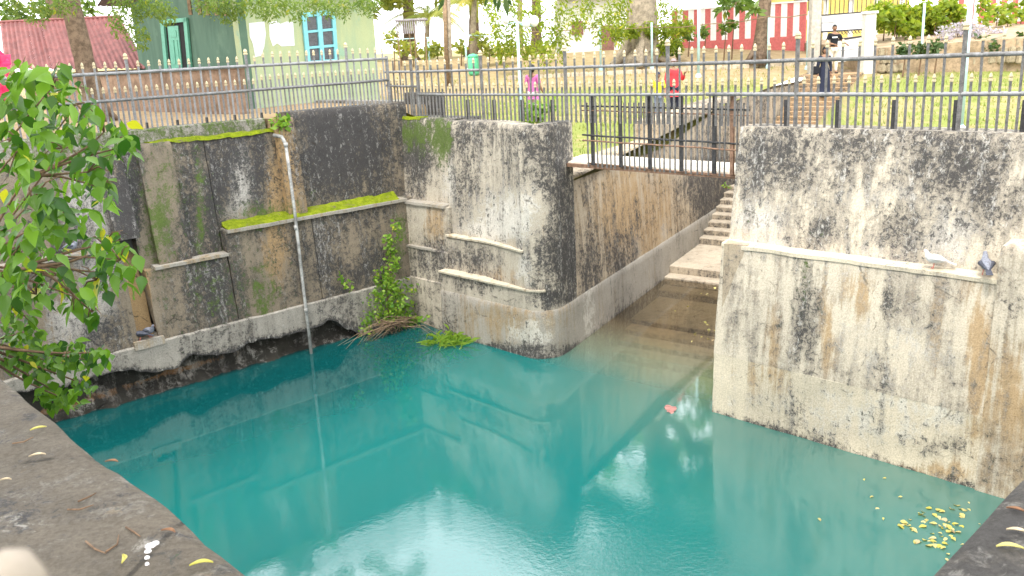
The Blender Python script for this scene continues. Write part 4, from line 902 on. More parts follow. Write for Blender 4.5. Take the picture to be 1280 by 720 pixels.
    slope(cs[0], cs[1], rid0, rid1); slope(cs[2], cs[3], rid1, rid0); rb.build('roof', MAT['tin_grey'], h)
    for x in (250, 262, 272, 283, 295): 
        p = on_wall(x, 4, A, C); MB().box(p - n2 * .35 + Vector((0, 0, .0)), (.1, .1, .7)).build('rafter', MAT['timber'], h)
    # veranda parapet
    vp = tag(empty('veranda_wall'), 'low brown mud wall in front of the house door', 'wall')
    P0, P1 = at_z(302, 146, -1.2), None
    pA = Vector((*on_wall(303, 140, W(22.6, 11.6), W(30, 11.6)).xy, 0)); pB = W(36.5, 11.0)
    d = (pB - pA).normalized(); nn = Vector((d.y, -d.x, 0)); nn = nn if nn.dot(W(0, 1)) > 0 else -nn
    def strip(z0, z1, o0, o1, f0=0, f1=1):
        a, b = pA.lerp(pB, f0), pA.lerp(pB, f1); return MB().prism([Vector((*v.xy, z0)) for v in (a + nn * o0, b + nn * o0, b + nn * o1, a + nn * o1)], [Vector((*v.xy, z1)) for v in (a + nn * o0, b + nn * o0, b + nn * o1, a + nn * o1)])
    strip(-1.6, .02, 0, .22).build('wall_face', MAT['mud'], vp); strip(.022, .09, -.05, .27, -.003, 1).build('coping', MAT['timber'], vp, bevel=.01)
    return h
house()
def shed():
    h = tag(empty('tin_shed'), 'low shed with a faded red corrugated tin roof beside the tree', 'shed')
    EL, ER, RL, RRr = Vector((-17.9, 33, .42)), Vector((-12.75, 33, .18)), at_y(0, 29, 36), at_y(150, 22, 36)
    nsh = 9
    for k in range(nsh):
        v = []; N = 6
        for i in range(N + 1):
            f = (k + i / N) / nsh; off = Vector((0, -.02, .045)) * (1 if i % 2 == 1 else 0) + Vector((0, 0, .004 * (k % 2)))
            a = EL.lerp(ER, f) + off; b = RL.lerp(RRr, f) + off; md = a.lerp(b, .5) + Vector((0, 0, random.gauss(0, .01)))
            v += [a, md, b]
        me = mesh('roof_sheet', v, [(3 * i + j, 3 * i + 3 + j, 3 * i + 4 + j, 3 * i + 1 + j) for i in range(N) for j in range(2)])
        o = link('roof_sheet', me, MAT['tin_red'], h); md_ = o.modifiers.new('t', 'SOLIDIFY'); md_.thickness = .012
    for a, b in ((EL, ER),):
        p = a.lerp(b, .5); MB().box((p.x + .1, p.y + .5, -.65), (4.6, .15, 1.7)).build('wall', MAT['mud'], h)
    for p in (EL, ER): MB().tube([(p.x + (.2 if p is EL else -.2), p.y + .15, -1.5), (p.x + (.2 if p is EL else -.2), p.y + .15, p.z - .03)], .06, 8).build('post', MAT['timber'], h)
    MB().tube([RL + Vector((0, .02, .03)), RRr + Vector((0, .02, .03))], .07, 6).build('ridge_cap', MAT['tin_red'], h)
shed()

# ------------------------------------------------------------------ background buildings, walls and posts
plain('white_wash', (.74, .72, .68), .9, 0, .08); plain('temple_red', (.50, .13, .12), .85, 0, .15); plain('yellow_paint', (.70, .55, .16), .8, 0, .12); plain('pillar', (.40, .37, .32), .95, 0, .2); plain('pillar_pale', (.60, .57, .50), .95, 0, .15)
plain('brown_door', (.20, .10, .08), .7); plain('board_white', (.80, .80, .80), .5, 0, .04); plain('board_frame', (.05, .045, .05), .5); plain('lamp_post', (.40, .58, .58), .5, .2, .1); plain('lamp_globe', (.85, .85, .83), .4, 0, .03); plain('green_paint', (.10, .45, .25), .6, 0, .15)
def striped(name, P, Q, z0, h, n, label):
    r = tag(empty(name), label, 'wall', 'striped temple walls'); d = (Q - P) / n; nrm = Vector((-d.y, d.x, 0)).normalized() * .25
    def seg(a, b, zz0, zz1, th=1.0): return MB().prism([Vector((*v.xy, zz0)) for v in (a, b, b + nrm * th, a + nrm * th)], [Vector((*v.xy, zz1)) for v in (a, b, b + nrm * th, a + nrm * th)])
    for i in range(n):
        a = P + d * i; b = a + d; seg(a, b, z0 + .36, z0 + h, 1.0).build('stripe', MAT['temple_red' if i % 2 == 0 else 'white_wash'], r)
    seg(P - nrm * .2, Q - nrm * .2, z0 - .6, z0 + .36, 1.3).build('plinth', MAT['temple_red'], r)
    MB().prism([Vector((*v.xy, z0 + h)) for v in (P - nrm * .2, Q - nrm * .2, Q + nrm * 1.2, P + nrm * 1.2)], [Vector((*v.xy, z0 + h + .08)) for v in (P - nrm * .2, Q - nrm * .2, Q + nrm * 1.2, P + nrm * 1.2)]).build('coping', MAT['white_wash'], r)
striped('striped_wall', at_y(840, 62, 50), at_y(1006, 52, 46.5), -.1, 2.0, 23, 'red and white striped temple wall behind the dark leaning tree')
striped('striped_wall', at_y(1170, 40, 47), at_y(1320, 38, 43.5), .05, 2.2, 22, 'red and white striped temple wall draped with creepers above the lawn')
# white house behind the big tree
def white_house():
    r = tag(empty('white_house'), 'low white house with a brown door behind the massive tree', 'house')
    a, b = at_y(700, 70, 56), at_y(800, 64, 56); c = (a + b) / 2; w = (b - a).length
    MB().box((c.x, c.y + 2, 1.4), (w, 4, 3.6)).build('wall', MAT['white_wash'], r)
    MB().prism([(c.x - w / 2 - .4, c.y - .6, 3.1), (c.x + w / 2 + .4, c.y - .6, 3.1), (c.x + w / 2 + .4, c.y + 2, 4.6), (c.x - w / 2 - .4, c.y + 2, 4.6)], [(c.x - w / 2 - .4, c.y - .6, 3.2), (c.x + w / 2 + .4, c.y - .6, 3.2), (c.x + w / 2 + .4, c.y + 2, 4.7), (c.x - w / 2 - .4, c.y + 2, 4.7)]).build('roof', MAT['tin_grey'], r)
    d = at_y(760, 60, 55.9); MB().box((d.x, a.y - .04, .55), (.75, .08, 1.9)).build('door', MAT['brown_door'], r)
    e1 = at_y(722, 35, 55.9); MB().box((e1.x, a.y - .04, e1.z), (.7, .08, .8)).build('window', MAT['brown_door'], r)
white_house()
def yellow_house():
    r = tag(empty('yellow_house'), 'yellow building with a railed balcony behind the white notice boards', 'building')
    c = at_y(1062, 30, 58); MB().box((c.x, c.y + 2.5, 3), (7.5, 5, 7)).build('wall', MAT['yellow_paint'], r)
    for k in range(5): MB().box((c.x - 3.2 + k * 1.6, c.y - .1, 3.0), (.28, .2, 7)).build('column', MAT['white_wash'], r)
    for k in range(26): MB().box((c.x - 3.6 + k * .28, c.y - .3, 1.95), (.04, .04, .9)).build('baluster', MAT['board_frame'], r)
    MB().box((c.x, c.y - .3, 2.45), (7.4, .08, .08)).build('handrail', MAT['board_frame'], r); MB().box((c.x, c.y - .25, 1.4), (7.8, .5, .25)).build('balcony_slab', MAT['white_wash'], r)
    MB().box((c.x - 2.4, c.y - .03, 3.3), (1.0, .1, 1.4)).build('window', MAT['pane_dark'], r); MB().box((c.x + 2.6, c.y - .03, 3.3), (1.2, .1, 1.4)).build('window', MAT['pane_dark'], r)
    MB().box((c.x, c.y + 2.4, 6.6), (8.4, 6, .2)).build('roof', MAT['tin_grey'], r)
yellow_house()
def notice():
    r = tag(empty('notice_board'), 'two white notice boards in dark frames between concrete pillars', 'notice board')
    A, B = at_y(1025, 18, 40.2), at_y(1079, 15, 39.0)
    def q(p4, mat, nm, off=0, th=.04):
        d = Vector((0, 1, 0)); pts = [on_wall(x, y, A, B) - d * off for x, y in p4]; return MB().prism(pts, [p + d * th for p in pts]).build(nm, MAT[mat], r)
    q([(1026, 20), (1079, 15.5), (1078.5, 36), (1026, 39.5)], 'board_white', 'board'); q([(1045, 52), (1079, 46), (1078, 74), (1045, 78)], 'board_white', 'board', .0)
    for p4 in ([(1025, 18.5), (1080, 14), (1080, 15.5), (1025, 20)], [(1025, 39), (1080, 35.5), (1080, 37.3), (1025, 41)], [(1025, 18), (1026.5, 18), (1026.5, 78), (1025, 78)], [(1078.6, 14), (1080.2, 14), (1080.2, 76), (1078.6, 76)], [(1045, 49), (1080, 44), (1080, 46), (1045, 51.5)]): q(p4, 'board_frame', 'frame', .03, .08)
    q([(1026, 28.6), (1079, 25), (1079, 25.6), (1026, 29.2)], 'board_frame', 'seam', .01, .02); q([(1045, 63.6), (1079, 60), (1079, 60.6), (1045, 64.2)], 'board_frame', 'seam', .01, .02)
    for k in range(9):
        x = 1042 + k * 4.2; q([(x, 44.5 - k * .32), (x + .7, 44 - k * .32), (x + 4.2, 39 - k * .35), (x + 3.5, 39.4 - k * .35)], 'board_frame', 'lattice', .01, .03); q([(x, 39.6 - k * .35), (x + .7, 39.2 - k * .35), (x + 4.2, 43.6 - k * .32), (x + 3.5, 44 - k * .32)], 'board_frame', 'lattice', .01, .03)
notice()
def pillar(x0, x1, y0, y1, Y, mat, label, cap=True):
    r = tag(empty('gate_pillar'), label, 'pillar'); a, b = at_y(x0, y1, Y), at_y(x1, y1, Y); top = at_y((x0 + x1) / 2, y0, Y).z; w = (b - a).length; c = (a + b) / 2
    z0 = min(c.z, G(c.x, c.y)) - .3
    MB().box((c.x, c.y + w / 2, (z0 + top) / 2), (w, w, top - z0)).build('shaft', MAT[mat], r, bevel=.02)
    if cap: MB().box((c.x, c.y + w / 2, top + .05), (w * 1.25, w * 1.25, .1)).build('cap', MAT['white_wash'], r, bevel=.01)
pillar(1013, 1025, -12, 72, 39.6, 'pillar', 'tall grey concrete pillar left of the notice boards'); pillar(1080, 1093, 17, 74, 38.6, 'pillar_pale', 'pale concrete pillar right of the notice boards')
def lamp(x, y0, y1, Y, rad, label, globes=0, mat='lamp_post', name='lamp_post', cat='lamp post', group='painted lamp posts'):
    r = tag(empty(name), label, cat, group); a = at_y(x, y1, Y); z0 = min(a.z, G(a.x, a.y)) - .1; tp = at_y(x, y0, Y)
    MB().tube([(a.x, a.y, z0), (a.x, a.y, tp.z)], rad, 8).build('pole', MAT[mat], r, True); MB()._lathe([(rad * 2.2, 0), (rad * 2, .12), (rad * 1.1, .2)], 10, 0, Vector((a.x, a.y, z0 + .08))).build('base', MAT[mat], r)
    if globes:
        for dx in ((-20, -3), (6, 2), (16, 0))[:globes]:
            g = at_y(x + dx[0], y0 + dx[1], Y); MB().tube([(a.x, a.y, tp.z - .02), (g.x, g.y, g.z - .16)], rad * .35, 6).build('arm', MAT[mat], r)
            MB()._lathe([(.02, -.16), (.07, -.14), (.13, -.04), (.13, .04), (.08, .12), (.02, .15)], 12, 0, Vector(g)).build('globe', MAT['lamp_globe'], r, True)
lamp(652, 26, 152, 26.5, .045, 'pale blue lamp post with white globes behind the middle block', 3)
lamp(1204, -30, 118, 27, .075, 'thick pale blue pole standing on the right lawn')
lamp(873, -30, 92, 40, .065, 'tall thin pale pole before the striped wall')
lamp(815, 28, 78, 43, .05, 'short turquoise pole beside the massive trunk')
lamp(1151, 4, 76, 38.5, .05, 'short turquoise pole below the creeper hedge')
lamp(960, 22, 74, 41.5, .05, 'turquoise wire-fence pole beside the dark leaning tree')
lamp(1009, 14, 74, 40.5, .05, 'turquoise pole beside the tall concrete pillar')
lamp(751, 32, 82, 43.5, .05, 'turquoise wire-fence pole before the white house')
lamp(538, 48, 92, 46, .05, 'turquoise wire-fence pole near the wire cage'); lamp(584, 44, 90, 46, .05, 'turquoise wire-fence pole right of the twin wooden poles')
wf = tag(empty('wire_fence'), 'sagging thin wire strung between the turquoise poles', 'fence')
wp = [at_y(640, 40, 45), at_y(751, 34, 43.5), at_y(815, 34, 43), at_y(887, 30, 42), at_y(960, 21, 41.5), at_y(1009, 18, 40.5)]
for i in range(len(wp) - 1): MB().tube([wp[i], wp[i].lerp(wp[i + 1], .5) - Vector((0, 0, .08)), wp[i + 1]], .022, 5).build('wire', MAT['timber'], wf)
wp = [at_y(482, 50, 46), at_y(538, 47, 46), at_y(584, 44, 46), at_y(640, 46, 46)]
for i in range(3): MB().tube([wp[i], wp[i + 1]], .025, 5).build('wire', MAT['lamp_post'], wf)
tpz = tag(empty('wooden_pole'), 'twin pale wooden poles standing together on the lawn', 'pole')
for x, rd in ((558, .10), (563, .08)):
    a = at_y(x, 92, 41); b2 = at_y(x - 3, -25, 41); MB().tube([a - Vector((0, 0, .6)), b2], rd, 9).build('pole', MAT['timber' if x == 558 else 'bark_pale'], tpz, True)
cg = tag(empty('wire_cage'), 'raised grey wire cage on thin legs in the hazy garden', 'cage')
plain('cage_mesh', (.30, .28, .30), .7, .1)
c = at_y(513, 24, 44); c2 = at_y(513, 66, 44)
MB().box((c.x, c.y + .5, c.z - .02), (1.5, 1.2, .08)).build('top', MAT['cage_mesh'], cg)
for k in range(15): MB().box((c.x - .68 + k * .097, c.y - .05, c.z - .35), (.05, .02, .62)).build('slat', MAT['cage_mesh'], cg)
for sx in (-.68, -.1, .15, .68): MB().tube([(c.x + sx, c.y, c.z), (c.x + sx * .9, c.y, min(c2.z, G(c.x, c.y)) - .2)], .03, 6).build('leg', MAT['timber'], cg)
gbx = at_y(592, 84, 44); gp = tag(empty('waste_bin'), 'green plastic bin post on the far lawn', 'bin')
MB()._lathe([(.20, 0), (.26, .1), (.26, .9), (.18, .98), (.10, 1.0)], 12, 0, Vector((gbx.x, gbx.y, G(gbx.x, gbx.y)))).build('body', MAT['green_paint'], gp, True); MB()._lathe([(.27, .86), (.28, .9), (.2, .99), (.03, 1.03)], 12, 0, Vector((gbx.x, gbx.y, G(gbx.x, gbx.y)))).build('lid', MAT['green_paint'], gp, True)
# bank wall with stones, hedge, lilac heap at the right
bk = tag(empty('bank_wall'), 'low mossy stone bank along the top of the right lawn', 'wall')
pts = [at_y(1098, 84, 38.5), at_y(1150, 78, 38.6), at_y(1210, 74, 38.0), at_y(1290, 70, 37.0), at_y(1400, 66, 36)]
for i in range(len(pts) - 1):
    for k in range(7):
        for lv in range(3):
            p = pts[i].lerp(pts[i + 1], (k + .5 + .3 * (lv % 2)) / 7); w = (pts[i + 1] - pts[i]).length / 7
            MB().box((p.x, p.y + .12 * lv + random.uniform(-.05, .05), p.z - .1 + lv * .34 + random.uniform(-.04, .04)), (w * random.uniform(.9, 1.02), .5, .34)).build('stone', MAT['flankstone'] if 'flankstone' in MAT else plain('flankstone', (.30, .25, .17), .95, 0, .35, 4, .1, .8), bk, bevel=.05)
pk = MB().prism([pts[0] + Vector((-.5, .3, -.6)), pts[-1] + Vector((0, .3, -.6)), pts[-1] + Vector((0, 9, -.6)), pts[0] + Vector((-.5, 9, -.6))], [pts[0] + Vector((-.5, .3, .78)), pts[-1] + Vector((0, .3, .85)), pts[-1] + Vector((0, 9, 1.5)), pts[0] + Vector((-.5, 9, 1.2))]).build('bank_fill', plain('soil', (.30, .22, .14), .95, 0, .35, 2), bk)
def bush(name, blobs, size, mat, label, cat, aspect=.6, droop=.2):
    r = tag(empty(name), label, cat); b = MB()
    for x, y, z, rx, ry, rz, n in blobs[:12]: MB().tube([(x, y, G(x, y) - .1), (x + .1, y, z)], [.04, .02], 6).build('stem', MAT['twig'], r)
    leaf_cloud('foliage', blobs, size, mat, r, droop, aspect)
bush('creeper_hedge', hang([(1092, 18), (1105, 14), (1118, 20), (1130, 16), (1142, 22), (1155, 14), (1168, 20), (1180, 12), (1190, 8), (1120, 32), (1140, 36), (1160, 30), (1175, 34), (1195, 20), (1100, 26), (1150, 40)], 41.5, 12, 190), .26, 'leaf_yellow', 'bright green creeper hedge right of the notice boards', 'hedge')
bush('creeper_hedge', hang([(1230, 5), (1245, 15), (1262, 8), (1275, 18), (1285, 5), (1232, 25), (1258, 25)], 42.5, 9, 70), .26, 'leaf_yellow', 'creeper hanging over the striped wall above the lilac heap', 'creeper')
bush('flowering_bush', hang([(1180, 44), (1195, 38), (1210, 34), (1222, 40), (1238, 44), (1205, 46), (1250, 46)], 39.5, 11, 260), .12, 'lilac', 'pale lilac-grey bushy heap on the right bank', 'bush')
bush('low_shrub', hang([(1130, 62), (1150, 62), (1170, 58), (1215, 60), (1240, 58), (1265, 56), (1200, 64), (1225, 52), (1275, 50)], 37.6, 9, 110), .2, 'leaf_dark', 'dark low shrubs growing along the stone bank', 'shrub')
bush('low_shrub', hang([(640, 62), (660, 66), (680, 60), (625, 66), (610, 60), (500, 60), (515, 62), (535, 66), (545, 60), (600, 50), (575, 58), (490, 48)], 47, 10, 90), .25, 'leaf_palm', 'pale scrub along the back of the lawn', 'shrub')
bush('low_shrub', hang([(860, 45), (846, 62), (830, 64), (880, 40), (905, 36), (915, 30)], 45.5, 7, 70), .22, 'leaf_tree', 'creeper trailing over the wire by the massive trunk', 'shrub')
# kerb stones along the far edge of the lawn
ks = tag(empty('kerb_line'), 'broken line of pale kerb stones below the massive tree', 'kerb'); plain('kerb_stone', (.45, .38, .28), .95, 0, .3, 4)
for k in range(34):
    x = 640 + k * 11.2; p = at_y(x, 84 - (x - 640) * .012, 42.0); MB().box((p.x, p.y, G(p.x, p.y) + .05), (.40, .25, .24), 0, Matrix.Rotation(random.uniform(-.2, .2), 3, 'Z')).build('stone', MAT['kerb_stone'], ks, bevel=.04)
# lawn grass blades
def grass():
    v = []; f = []; tint = []; n = 0
    while n < 15000:
        x = random.uniform(-6, 32); y = random.uniform(23, 44); s, t = ST((x, y))
        if t < 15.2 or (s > 19.2 and t < 16.2) or pr(t) - .5 < s < pl(t) + .8: continue
        if y > 38 and random.random() < .6: continue
        z = G(x, y); a = random.uniform(0, 6.28); h_ = random.uniform(.06, .2); d = Vector((math.cos(a), math.sin(a), 0)) * .02; b = len(v); p = Vector((x, y, z - .01))
        v += [p - d, p + d, p + Vector((random.gauss(0, .05), random.gauss(0, .05), h_))]; f.append((b, b + 1, b + 2)); tn = random.random(); tint += [tn] * 3; n += 1
    me = mesh('grass', v, f); me.attributes.new('tint', 'FLOAT', 'POINT').data.foreach_set('value', tint); tag(link('grass', me, MAT['grass_blade']), 'short pale grass blades over the lawn', 'grass', kind='stuff')
grass()

# ------------------------------------------------------------------ people
def clothm(name, c): return plain('cloth_' + name, c, .9, 0, .12, 25, .15, .3)
plain('skin', (.24, .13, .08), .6, 0, .08, 20); plain('hair', (.012, .011, .012), .5, 0, .3)
def skinmesh(name, V, E, rads, mat, parent, root=0):
    me = bpy.data.meshes.new(name); me.from_pydata(V, E, []); o = bpy.data.objects.new(name, me); col.objects.link(o)
    sk = o.modifiers.new('s', 'SKIN'); sb = o.modifiers.new('b', 'SUBSURF'); sb.levels = 2; sb.render_levels = 2
    lay = me.skin_vertices[0].data
    for i, r_ in enumerate(rads): lay[i].radius = (r_, r_) if not isinstance(r_, tuple) else r_; lay[i].use_root = (i == root)
    dg = bpy.context.evaluated_depsgraph_get(); m2 = bpy.data.meshes.new_from_object(o.evaluated_get(dg)); m2.name = name
    bpy.data.objects.remove(o); m2.materials.clear(); return link(name, m2, mat, parent, True)
def person(loc, rz, h, label, pose, top, bottom, long_top=0, skirt=0, hair='short', cap=None, scarf=None, group=None, sleeves=1, extra=None):
    r = empty('person', loc, rz); tag(r, label, 'person', group); u = h
    lh, rh = pose['hands']; le, re = pose['elbows']; lk, rk, lft, rft = pose['legs']
    V = [(0, 0, .53), (0, 0, .62), (0, 0, .72), (0, .005, .80), (0, 0, .845), (0, -.005, .875),
         (-.10, 0, .80), le, lh, (.10, 0, .80), re, rh, (-.05, 0, .50), lk, lft, (.05, 0, .50), rk, rft,
         (lft[0], lft[1] - .07, lft[2] - .02), (rft[0], rft[1] - .07, rft[2] - .02)]
    V = [tuple(c * u for c in v) for v in V]
    E = [(0, 1), (1, 2), (2, 3), (3, 4), (4, 5), (3, 6), (6, 7), (7, 8), (3, 9), (9, 10), (10, 11), (0, 12), (12, 13), (13, 14), (0, 15), (15, 16), (16, 17), (14, 18), (17, 19)]
    rr = [(.075, .055), (.07, .05), (.08, .052), (.075, .05), .03, .03, .035, .026, .018, .035, .026, .018, .05, .033, .022, .05, .033, .022, .018, .018]
    rr = [tuple(c * u for c in q) if isinstance(q, tuple) else q * u for q in rr]
    body = skinmesh('body', V, E, rr, MAT['skin'], r)
    # head with face
    hd = MB(); n = 14; prof = []
    for i in range(11):
        th = math.pi * i / 10; z = -math.cos(th) * .066; w = math.sin(th); prof.append((z, w))
    vs = []; fs = []
    for z, w in prof:
        for k in range(n):
            a = 2 * math.pi * k / n; x = math.cos(a) * w * (.045 if z > -.02 else .045 * (1 + (z + .02) * 6)); y = math.sin(a) * w * .054
            if y < 0 and abs(x) < .012 and -.022 < z < .012: y -= .013     # nose
            if y < 0 and .010 < abs(x) < .028 and .0 < z < .02: y += .005   # eye sockets
            vs.append(Vector((x, y - .004, z + .935)) * u)
    for i in range(10):
        for k in range(n): fs.append((i * n + k, i * n + (k + 1) % n, (i + 1) * n + (k + 1) % n, (i + 1) * n + k))
    hd.add(vs, fs)
    head = hd.build('head', MAT['skin'], r, True)
    for sx in (-1, 1):
        MB()._lathe([(.002 * u, -.012 * u), (.008 * u, -.006 * u), (.009 * u, .006 * u), (.003 * u, .013 * u)], 7, 0, Vector((sx * .046, .0, .935)) * u).build('ear', MAT['skin'], head, True)
        MB().box(Vector((sx * .018, -.055, .944)) * u, (.012 * u, .004 * u, .005 * u)).build('eye', MAT['hair'], head)
    MB().box(Vector((0, -.053, .898)) * u, (.022 * u, .004 * u, .004 * u)).build('mouth', clothm('lip', (.2, .07, .06)), head)
    # hair / cap / scarf shells
    def shell(name, mat, k, zmin, front, parent):
        vs = []; fs = []
        for z, w in prof:
            for j in range(n):
                a = 2 * math.pi * j / n; x, y = math.cos(a) * w * .045, math.sin(a) * w * .054; lim = front if y < -.01 else zmin
                zz = max(z, lim); vs.append(Vector((x * k, y * k - .002 + (.006 if y > 0 else 0), zz * k + .937)) * u)
        for i in range(10):
            for j in range(n): fs.append((i * n + j, i * n + (j + 1) % n, (i + 1) * n + (j + 1) % n, (i + 1) * n + j))
        return MB().add(vs, fs).build(name, mat, parent, True)
    if cap: shell('cap', cap, 1.16, .012, .026, r); MB().box(Vector((0, -.075, .966)) * u, (.06 * u, .05 * u, .008 * u)).build('cap_peak', cap, r)
    elif scarf: shell('headscarf', scarf, 1.2, -.06, .028, r)
    else: shell('hair', MAT['hair'], 1.13, -.03 if hair == 'short' else -.062, .03, r)
    if hair == 'long': skinmesh('ponytail', [tuple(Vector(q) * u) for q in ((0, .05, .93), (0, .075, .88), (0, .08, .80), (0, .06, .72))], [(0, 1), (1, 2), (2, 3)], [.03 * u, .03 * u, .025 * u, .012 * u], MAT['hair'], r)
    # shirt
    g = 1.16; sv = [0, 1, 2, 3, 6, 7, 9, 10]; 
    if sleeves == 2: sv += [8, 11]
    idx = {q: i for i, q in enumerate(sv)}; VV = [V[q] for q in sv]; EE = [(idx[a], idx[b]) for a, b in E if a in idx and b in idx]
    def rs(q):
        q_ = rr[q]; f = g if q < 4 else 1.35; return tuple(c * f for c in q_) if isinstance(q_, tuple) else q_ * f
    if sleeves == 1:
        for a, b in ((6, 7), (9, 10)):
            VV[idx[b]] = tuple(Vector(V[a]).lerp(Vector(V[b]), .85))
    RR = [rs(q) for q in sv]
    if sleeves == 2:
        for a, b in ((7, 8), (10, 11)): VV[idx[b]] = tuple(Vector(V[a]).lerp(Vector(V[b]), .85))
    sh = skinmesh('shirt' if not skirt else 'blouse', VV, EE, RR, top, r)
    def lathe_cloth(name, rings, mat):
        n_ = 20; vs = [Vector((x0 + rx * math.cos(2 * math.pi * k / n_) * (1 + .05 * math.sin(5 * 2 * math.pi * k / n_ + z * 9)), ry * math.sin(2 * math.pi * k / n_), z)) * u for (z, rx, ry, x0) in rings for k in range(n_)]
        fs = [(i * n_ + k, i * n_ + (k + 1) % n_, (i + 1) * n_ + (k + 1) % n_, (i + 1) * n_ + k) for i in range(len(rings) - 1) for k in range(n_)]
        MB().add(vs, fs + [tuple(range(n_))]).build(name, mat, r, True)
    if long_top: lathe_cloth('tunic', [(long_top, .125, .085, 0), (.45, .118, .08, 0), (.55, .105, .075, 0), (.64, .09, .065, 0), (.72, .095, .065, 0)], top)
    if skirt: lathe_cloth('skirt', [(skirt, .15, .12, 0), (.2, .135, .105, 0), (.4, .12, .09, 0), (.52, .108, .08, 0), (.62, .085, .062, 0)], bottom)
    else:
        ids = [0, 12, 13, 14, 15, 16, 17]; idx = {q: i for i, q in enumerate(ids)}; EE = [(idx[a], idx[b]) for a, b in E if a in idx and b in idx]
        skinmesh('trousers', [V[q] for q in ids], EE, [(rr[q][0] * 1.15, rr[q][1] * 1.15) if isinstance(rr[q], tuple) else rr[q] * 1.38 for q in ids], bottom, r)
    for q in (18, 19): MB().box(Vector(V[q]) + Vector((0, .02 * u, -.012 * u)), (.05 * u, .13 * u, .035 * u)).build('shoe', clothm('shoe', (.03, .03, .03)), r, bevel=.01 * u)
    # hands with fingers
    for (pe, ph) in ((7, 8), (10, 11)):
        d = (Vector(V[ph]) - Vector(V[pe])).normalized(); p = Vector(V[ph]); sd = d.cross(Vector((0, 1, .1))).normalized(); up = sd.cross(d)
        hm = MB(); hm.tube([p, p + d * .03 * u, p + d * .05 * u], [.013 * u, .018 * u, .016 * u], 6)
        for k, L in enumerate((.030, .036, .034, .026)):
            a = p + d * .048 * u + sd * (k - 1.5) * .0085 * u; hm.tube([a, a + d * L * .5 * u - up * .004 * u, a + d * L * u - up * .014 * u], [.0048 * u, .0045 * u, .003 * u], 5)
        a = p + d * .02 * u + sd * -.017 * u; hm.tube([a, a + d * .016 * u - sd * .012 * u, a + d * .034 * u - sd * .012 * u], [.006 * u, .005 * u, .0035 * u], 5)
        hm.build('hand', MAT['skin'], r, True)
    return r
STAND = dict(hands=((-.15, -.03, .47), (.15, -.03, .47)), elbows=((-.145, .01, .63), (.145, .01, .63)), legs=((-.055, -.005, .28), (.055, -.005, .28), (-.058, .0, .045), (.058, .0, .045)))
def pose(**kw): p = dict(STAND); p.update(kw); return p
def ground_at(x, y, h_px, height):          # distance from the known height, feet on the terrain
    Y = F_PX * height / h_px; p = at_y(x, y, Y); return Vector((p.x, p.y, G(p.x, p.y)))
def hit(x, y, fn, y0=20, y1=60):
    Y = y0
    while Y < y1:
        p = at_y(x, y, Y)
        if p.z <= fn(p.x, p.y): return Vector((p.x, p.y, fn(p.x, p.y)))
        Y += .05
    return at_y(x, y, 36)
stz = lambda x, y: stair_z(*ST((x, y)))
p = hit(842, 147, G, 27); person(p, R(15), 2.0, 'person in a long red tunic and dark trousers seen through the fence', pose(hands=((-.15, -.06, .50), (.13, -.16, .74)), elbows=((-.15, .0, .64), (.16, -.03, .64))), clothm('red', (.62, .05, .06)), clothm('navy', (.02, .022, .035)), long_top=.36, sleeves=2, cap=clothm('grey', (.25, .2, .2)))
p2 = hit(823, 150, G, 27); person(p2, R(-10), 1.62, 'child in a yellow shirt and dark cap beside the red tunic', pose(hands=((-.17, -.05, .50), (.15, -.08, .52))), clothm('yellow', (.72, .62, .04)), clothm('jeans', (.16, .18, .24)), cap=clothm('cap', (.03, .035, .06)))
p3 = hit(668, 152, G, 27); person(p3, R(150), 1.95, 'person in a pink top with long dark hair beside the lamp post', pose(hands=((-.17, -.08, .50), (.12, -.12, .58))), clothm('pink', (.45, .12, .30)), clothm('pale', (.60, .50, .42)), long_top=.40, hair='long')
p4 = hit(1029, 121, stz, 28, 42); print('woman at', p4, ST(p4)); wm = person(p4, R(10), 1.98, 'person in a long navy dress and dark headscarf on the stairs, holding a dark bag', pose(hands=((-.17, -.05, .48), (.14, -.02, .47))), clothm('navydress', (.022, .026, .045)), clothm('navydress', (.022, .026, .045)), skirt=.06, sleeves=2, scarf=clothm('black', (.018, .018, .022)))
p5 = hit(1041, 92, stz, 30, 46); print('man at', p5, ST(p5))
mn = person(p5, R(-5), 2.02, 'person in a black printed t-shirt and pale trousers below the notice board', pose(hands=((-.03, -.13, .60), (.24, -.04, .60)), elbows=((-.15, .0, .64), (.17, .02, .66))), clothm('black', (.018, .018, .022)), clothm('cream', (.62, .56, .46)))
for k, (x0, w) in enumerate(((-.045, .022), (-.018, .02), (.008, .02), (.034, .022))):
    MB().box(Vector((x0, -.068, .745)) * 2.02, (w * 2, .008, .055)).build('shirt_print', MAT['board_white'], mn)
bgp = p4 + Vector((-.42, -.15, 0)); bag = tag(empty('hand_bag', (0, 0, 0)), 'dark shoulder bag held beside the navy dress', 'bag')
MB().box(bgp + Vector((0, 0, 1.08)), (.36, .16, .34)).build('bag_body', clothm('black', (.018, .018, .022)), bag, bevel=.05); MB().tube([bgp + Vector((-.12, 0, 1.22)), bgp + Vector((.02, 0, 1.5)), bgp + Vector((.12, 0, 1.22))], .014, 6).build('strap', clothm('black', (.018, .018, .022)), bag)

